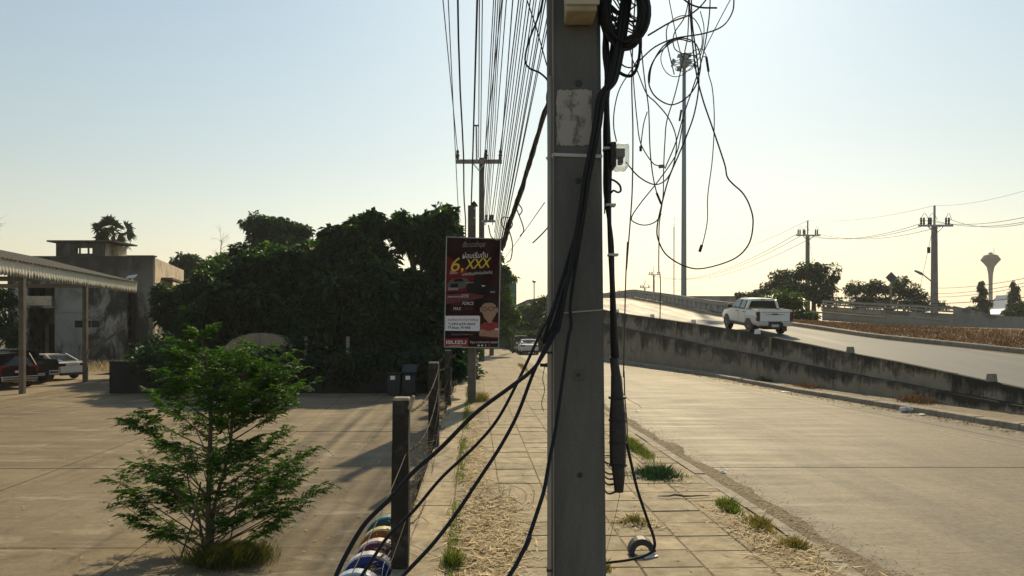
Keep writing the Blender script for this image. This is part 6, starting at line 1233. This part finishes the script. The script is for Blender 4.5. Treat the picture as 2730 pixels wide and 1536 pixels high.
# straw: flat stems lying on the pavers
def straw(name, label, spots, n, mt, L=(.08, .3), w_=.006):
    C, D, Ls = [], [], []
    for (u, v, su, sv_, k) in spots:
        m_ = int(n * k); uu = rng.normal(u, su, m_); vv = rng.normal(v, sv_, m_); hh = np.exp(-((uu - u) / su) ** 2 / 2 - ((vv - v) / sv_) ** 2 / 2); z = .008 + rng.uniform(0, .05, m_) * hh; C.append(np.stack([uu - .0495 * vv, vv, z], 1)); a = rng.uniform(0, 6.283, m_); D.append(np.stack([np.cos(a), np.sin(a), rng.normal(0, .12, m_)], 1))
    C, D = np.concatenate(C), np.concatenate(D); c = cloud(name, C, D, rng.uniform(L[0], L[1], len(C)), w_ / ((L[0] + L[1]) / 2) * 2, mt, None, .0, flat=True); return tag(c, label, 'straw', kind='stuff')
straw('straw_heap', 'pale straw spread on the pavers by the weed line', [(.12, 8.3, .2, .9, .3), (.22, 9.6, .22, .9, .3), (.02, 12.5, .12, 1.8, .2), (0, 17, .12, 2.2, .12), (.05, 22.5, .16, 1.2, .08)], 7000, M_straw, (.06, .26), .007)
straw('kerb_straw', 'dry straw caught along the kerb', [(3.35, 9.2, .14, .7, .35), (3.5, 8.1, .2, .4, .25), (3.3, 12.8, .18, .6, .1), (2.1, 9.6, .14, .2, .1), (1.7, 11.8, .1, .35, .1), (1.15, 8.9, .1, .2, .1)], 2600, M_straw, (.05, .22), .006)
for lab, u, v, ru, rv, n_, h_, mt_ in (('green weed tuft on the kerb nearest the camera', 3.62, 8.5, .14, .2, 500, .09, M_grassy), ('yellowish weed tuft second along the kerb', 3.55, 9.35, .12, .3, 700, .1, M_grassy), ('green weed tuft third along the kerb', 3.5, 10.3, .1, .34, 800, .1, M_grass), ('broad dark green weed patch on the kerb', 3.05, 12.6, .3, .42, 1500, .13, M_leafb), ('long green weed strip on the far kerb', 3.3, 15.6, .14, 1.5, 1800, .11, M_grass), ('weed tuft beside the near pole foot', 1.12, 8.75, .12, .16, 420, .09, M_grassy), ('small weed tuft between pavers right of the pole', 1.62, 10.9, .1, .12, 200, .07, M_grass), ('tiny weed tuft lowest right of the pole', 1.33, 7.75, .07, .08, 150, .07, M_grassy), ('flat weed tuft in the middle of the right pavers', 2.05, 9.6, .16, .14, 320, .08, M_grassy), ('sparse dry tuft behind the splice closure', 1.75, 12.0, .12, .3, 300, .12, M_grassy), ('green weed tuft at the bottom edge left of the pole', -.22, 7.9, .1, .2, 450, .1, M_grass), ('dry bushy tuft beside the poster pole', .15, 25.4, .25, .6, 600, .25, M_grassy), ('weed patch far along the kerb', 2.95, 46, .15, 4, 700, .16, M_grassy), ('dry weed on the median kerb at the right', 13.3 + 1.1, 24.5, .35, .8, 500, .2, M_brown), ('low weed on the median strip further on', 12.1 + 1.4, 30.5, .3, 1.0, 300, .16, M_brown), ('small green weed on the median strip', 11.6 + 1.5, 34, .25, .7, 250, .18, M_leafb)):
    n_ = int(n_ * 1.3); gu, gv = rng.normal(0, .5, n_), rng.normal(0, .55, n_); gu += .5 * np.sin(gv * 5 + u * 9) * .5; vv = v + gv * rv; uu = u + gu * ru * 1.2; h_ = h_ * (.35 + 1.0 * np.exp(-(gu ** 2 + gv ** 2) * 1.2)) * (.6 + .6 * np.abs(np.sin(vv * 7.3 + uu * 11))); zz = np.full(n_, 0.0 if u < 6 else .05)
    tag(blades('weed_tuft', np.stack([uu - .0495 * vv, vv, zz], 1), h_, .011 if u < 6 else .02, mt_, 1.0), lab, 'weeds', kind='stuff')
# leaf litter on the road beside the kerb and in front of the median
n = 11000; v = rng.uniform(5.5, 34, n) ** 1.0; wdt = np.interp(v, [6, 9, 14, 34], [.42, .36, .33, .28]); u = 3.98 + np.abs(rng.normal(0, 1, n)) * wdt; z = ZR + np.where(u < 4.55, .021, .007) + rng.uniform(0, .004, n); a = rng.uniform(0, 6.283, n)
tag(cloud('leaf_litter', np.stack([u - .0495 * v, v, z], 1), np.stack([np.cos(a), np.sin(a), rng.normal(.02, .06, n)], 1), rng.uniform(.008, .055, n), .4, M_litter, None, .02, flat=True), 'brown leaf litter along the near edge of the road', 'leaf litter', kind='stuff')
n = 2600; v = rng.uniform(17, 44, n); kx = np.array([lerp(K, t) for t in v]); x = kx - .08 - np.abs(rng.normal(0, .34, n)); a = rng.uniform(0, 6.283, n)
tag(cloud('leaf_litter', np.stack([x, v, np.full(n, ZR + .008)], 1), np.stack([np.cos(a), np.sin(a), rng.normal(.05, .2, n)], 1), rng.uniform(.03, .15, n), .35, M_litter, None, .03, flat=True), 'brown leaf litter in the gutter below the median kerb', 'leaf litter', kind='stuff')
n = 700; v = rng.uniform(6.5, 30, n); u = rng.uniform(-.8, 3.6, n); a = rng.uniform(0, 6.283, n)
tag(cloud('footway_litter', np.stack([u - .0495 * v, v, np.full(n, .008)], 1), np.stack([np.cos(a), np.sin(a), rng.normal(.05, .15, n)], 1), rng.uniform(.02, .07, n), .4, M_litter, None, .03, flat=True), 'scattered small leaves on the footway', 'leaf litter', kind='stuff')
n = 260; v = rng.uniform(7, 24, n); x = -rng.uniform(1.5, 11, n); a = rng.uniform(0, 6.283, n)
tag(cloud('yard_litter', np.stack([x, v, np.full(n, ZL + .012)], 1), np.stack([np.cos(a), np.sin(a), rng.normal(.05, .15, n)], 1), rng.uniform(.03, .1, n), .5, M_straw, None, .03, flat=True), 'scattered pale leaves on the yard', 'leaf litter', kind='stuff')
# dry creeper and rubble along the fence foot
n = 1500; v = rng.uniform(6.5, 30, n); a = rng.uniform(0, 6.283, n)
tag(cloud('fence_creeper', np.stack([rng.normal(-.93, .06, n) - .0495 * v, v, np.abs(rng.normal(.04, .14, n))], 1), np.stack([np.cos(a), np.sin(a), rng.uniform(-.2, 1, n)], 1), rng.uniform(.03, .16, n), .16, M_litter, None, .2), 'dry creeper stems along the fence foot', 'creeper', kind='stuff')
n = 900; px_ = rng.uniform(215, 420, n); Yg = rng.uniform(50, 61, n); tag(blades('dry_bank_grass', np.stack([(px_ - 1365) / F * Yg, Yg, np.full(n, ZL)], 1), .5, .05, M_straw, .9), 'dry grass below the derelict building', 'grass', kind='stuff')
# dead sticks on the footway
for k, (u, v, du, dv, lab) in enumerate(((2.7, 11.0, .75, .0, 'long dead branch lying on the right pavers'), (2.45, 14.4, .6, .1, 'dead stick near the long weed strip'))):
    pts = [S(u + du * t + random.uniform(-.02, .02), v + dv * t + random.uniform(-.06, .06), .015 + random.uniform(0, .02)) for t in np.linspace(0, 1, 7)]; tag(MB().tube(pts, [.006, .012, .015, .015, .012, .009, .005], 5).build('dead_stick', M_bark), lab, 'stick', 'dead sticks on the footway')
# coil of thin wire lying on the straw
wc = thing('wire_coil', 'tangled coil of thin dark wire lying on the straw', 'wire coil', (gpx(1330, 1340)[0], gpx(1330, 1340)[1], 0))
random.seed(3)
for k, (px, py, rx, ry) in enumerate(((1342, 1318, 62, 30), (1392, 1320, 34, 38), (1322, 1305, 22, 20), (1320, 1345, 56, 14), (1345, 1352, 50, 12), (1300, 1335, 34, 15))):
    pts = [];
    for j in range(22):
        a = j * 2 * math.pi / 20; gx_, gy_ = gpx(px + rx * math.cos(a) + random.uniform(-2, 2), py + ry * math.sin(a) + random.uniform(-1, 1), .03); pts.append((gx_, gy_, .03 + .03 * math.sin(a * 2 + k) + .02 * k / 6))
    MB().tube(spline(pts, 3), .0028, 5, False).build('wire_turn', M_wire, wc)
pts = [gpx(*p_, .012) for p_ in ((1310, 1352), (1318, 1375), (1305, 1420), (1270, 1452), (1200, 1470))]; MB().tube(spline([(x, y, .012) for x, y in pts], 5), .0028, 5).build('wire_end', M_wire, wc)
pts = [gpx(*p_, .03) for p_ in ((1225, 1494), (1170, 1486), (1090, 1463), (1050, 1472), (1025, 1500), (1018, 1536))]; tag(MB().tube(spline([(x, y, .03 + .05 * (i in (2, 3))) for i, (x, y) in enumerate(pts)], 5), .004, 5).build('pale_wire', M_strap), 'pale loop of wire by the foot of the nearest fence post', 'wire')
# torn black plastic ring by the cable, bottle in the gutter, small scraps
x, y = gpx(1714, 1478, .02); t_ = thing('plastic_scrap', 'torn black and white plastic ring under the lowered cable', 'litter', (x, y, 0))
q = MB(); secs = []
for j in range(15):
    a = math.pi * (.05 + 1.25 * j / 14); c_, s_ = math.cos(a), math.sin(a); secs.append([(x + .15 * c_, y + .12 * s_ * .5, .02 + .15 * max(0, s_)), (x + .15 * c_, y + .14 + .12 * s_ * .5, .02 + .15 * max(0, s_)), (x + .09 * c_, y + .14 + .06 * s_, .01 + .12 * max(0, s_)), (x + .09 * c_, y + .06 * s_, .01 + .09 * max(0, s_))])
q.loft(secs, closed=True).build('ring', M_black, t_); MB().box((x + .06, y - .05, .02), (.17, .1, .012), Matrix.Rotation(.5, 3, 'Z') @ Matrix.Rotation(.12, 3, 'X')).build('white_flap', M_strap, t_)
xk = lerp(K, 23.0) - .22; bt = thing('plastic_bottle', 'white plastic bottle lying in the gutter', 'bottle', (xk, 23.0, ZR)); M = Matrix.Rotation(R(90), 3, 'Y'); MB().lathe([(.07, -.17), (.085, -.15), (.085, .1), (.05, .16), (.03, .17)], (xk, 23, ZR + .09), 12, M).build('bottle_body', mat('bottle_plastic', (.62, .6, .62), .3), bt, smooth=False); MB().lathe([(.034, .17), (.034, .21)], (xk, 23, ZR + .09), 10, M).build('cap', M_white, bt); MB().lathe([(.087, -.06), (.087, .06)], (xk, 23, ZR + .09), 12, M).build('label', mat('bottle_label', (.4, .36, .45), .5), bt)
for k, (px, py, z, s_, lab) in enumerate(((2460, 1107, ZR, .3, 'flattened white paper scrap right of the bottle'), (2095, 1046, ZR, .34, 'white scrap in the gutter left of the bottle'), (1778, 985, ZR, .3, 'white plastic bag bit on the far kerb'), (1741, 980, ZR, .22, 'small white scrap farthest along the gutter'), (1926, 1262, ZR, .16, 'white stick shaped scrap on the near road edge'), (1699, 1098, ZR, .14, 'white scrap on the road behind the pole'), (1702, 1275, 0, .08, 'tiny white scrap beside the splice closure'))):
    x, y = gpx(px, py, z); q = MB(); n_ = 7; ring_ = [(x + s_ * .5 * math.cos(j * 6.283 / n_) * random.uniform(.6, 1.2), y + s_ * .35 * math.sin(j * 6.283 / n_) * random.uniform(.6, 1.2), z + .012 + random.uniform(0, .03)) for j in range(n_)]; q.add(ring_ + [(x, y, z + .05)], [(j, (j + 1) % n_, n_) for j in range(n_)]); tag(q.build('paper_scrap', M_plate), lab, 'litter', 'paper scraps')

# ------------------------------------------------------------------ the hazy air
hz_ = MB().b2(-3050, 3050, -310, 3050, -2.0, 42.5).build('haze', None); tag(hz_, 'thin warm dusty haze in the air', 'haze', kind='stuff')
hm_ = bpy.data.materials.new('haze_air'); hm_.use_nodes = True; t_ = hm_.node_tree; t_.nodes.remove(t_.nodes['Principled BSDF']); pvn = t_.nodes.new('ShaderNodeVolumePrincipled'); pvn.inputs['Color'].default_value = (.93, .95, .97, 1); pvn.inputs['Density'].default_value = .0003; pvn.inputs['Anisotropy'].default_value = .35
t_.links.new(pvn.outputs[0], t_.nodes['Material Output'].inputs['Volume']); hz_.data.materials.append(hm_)
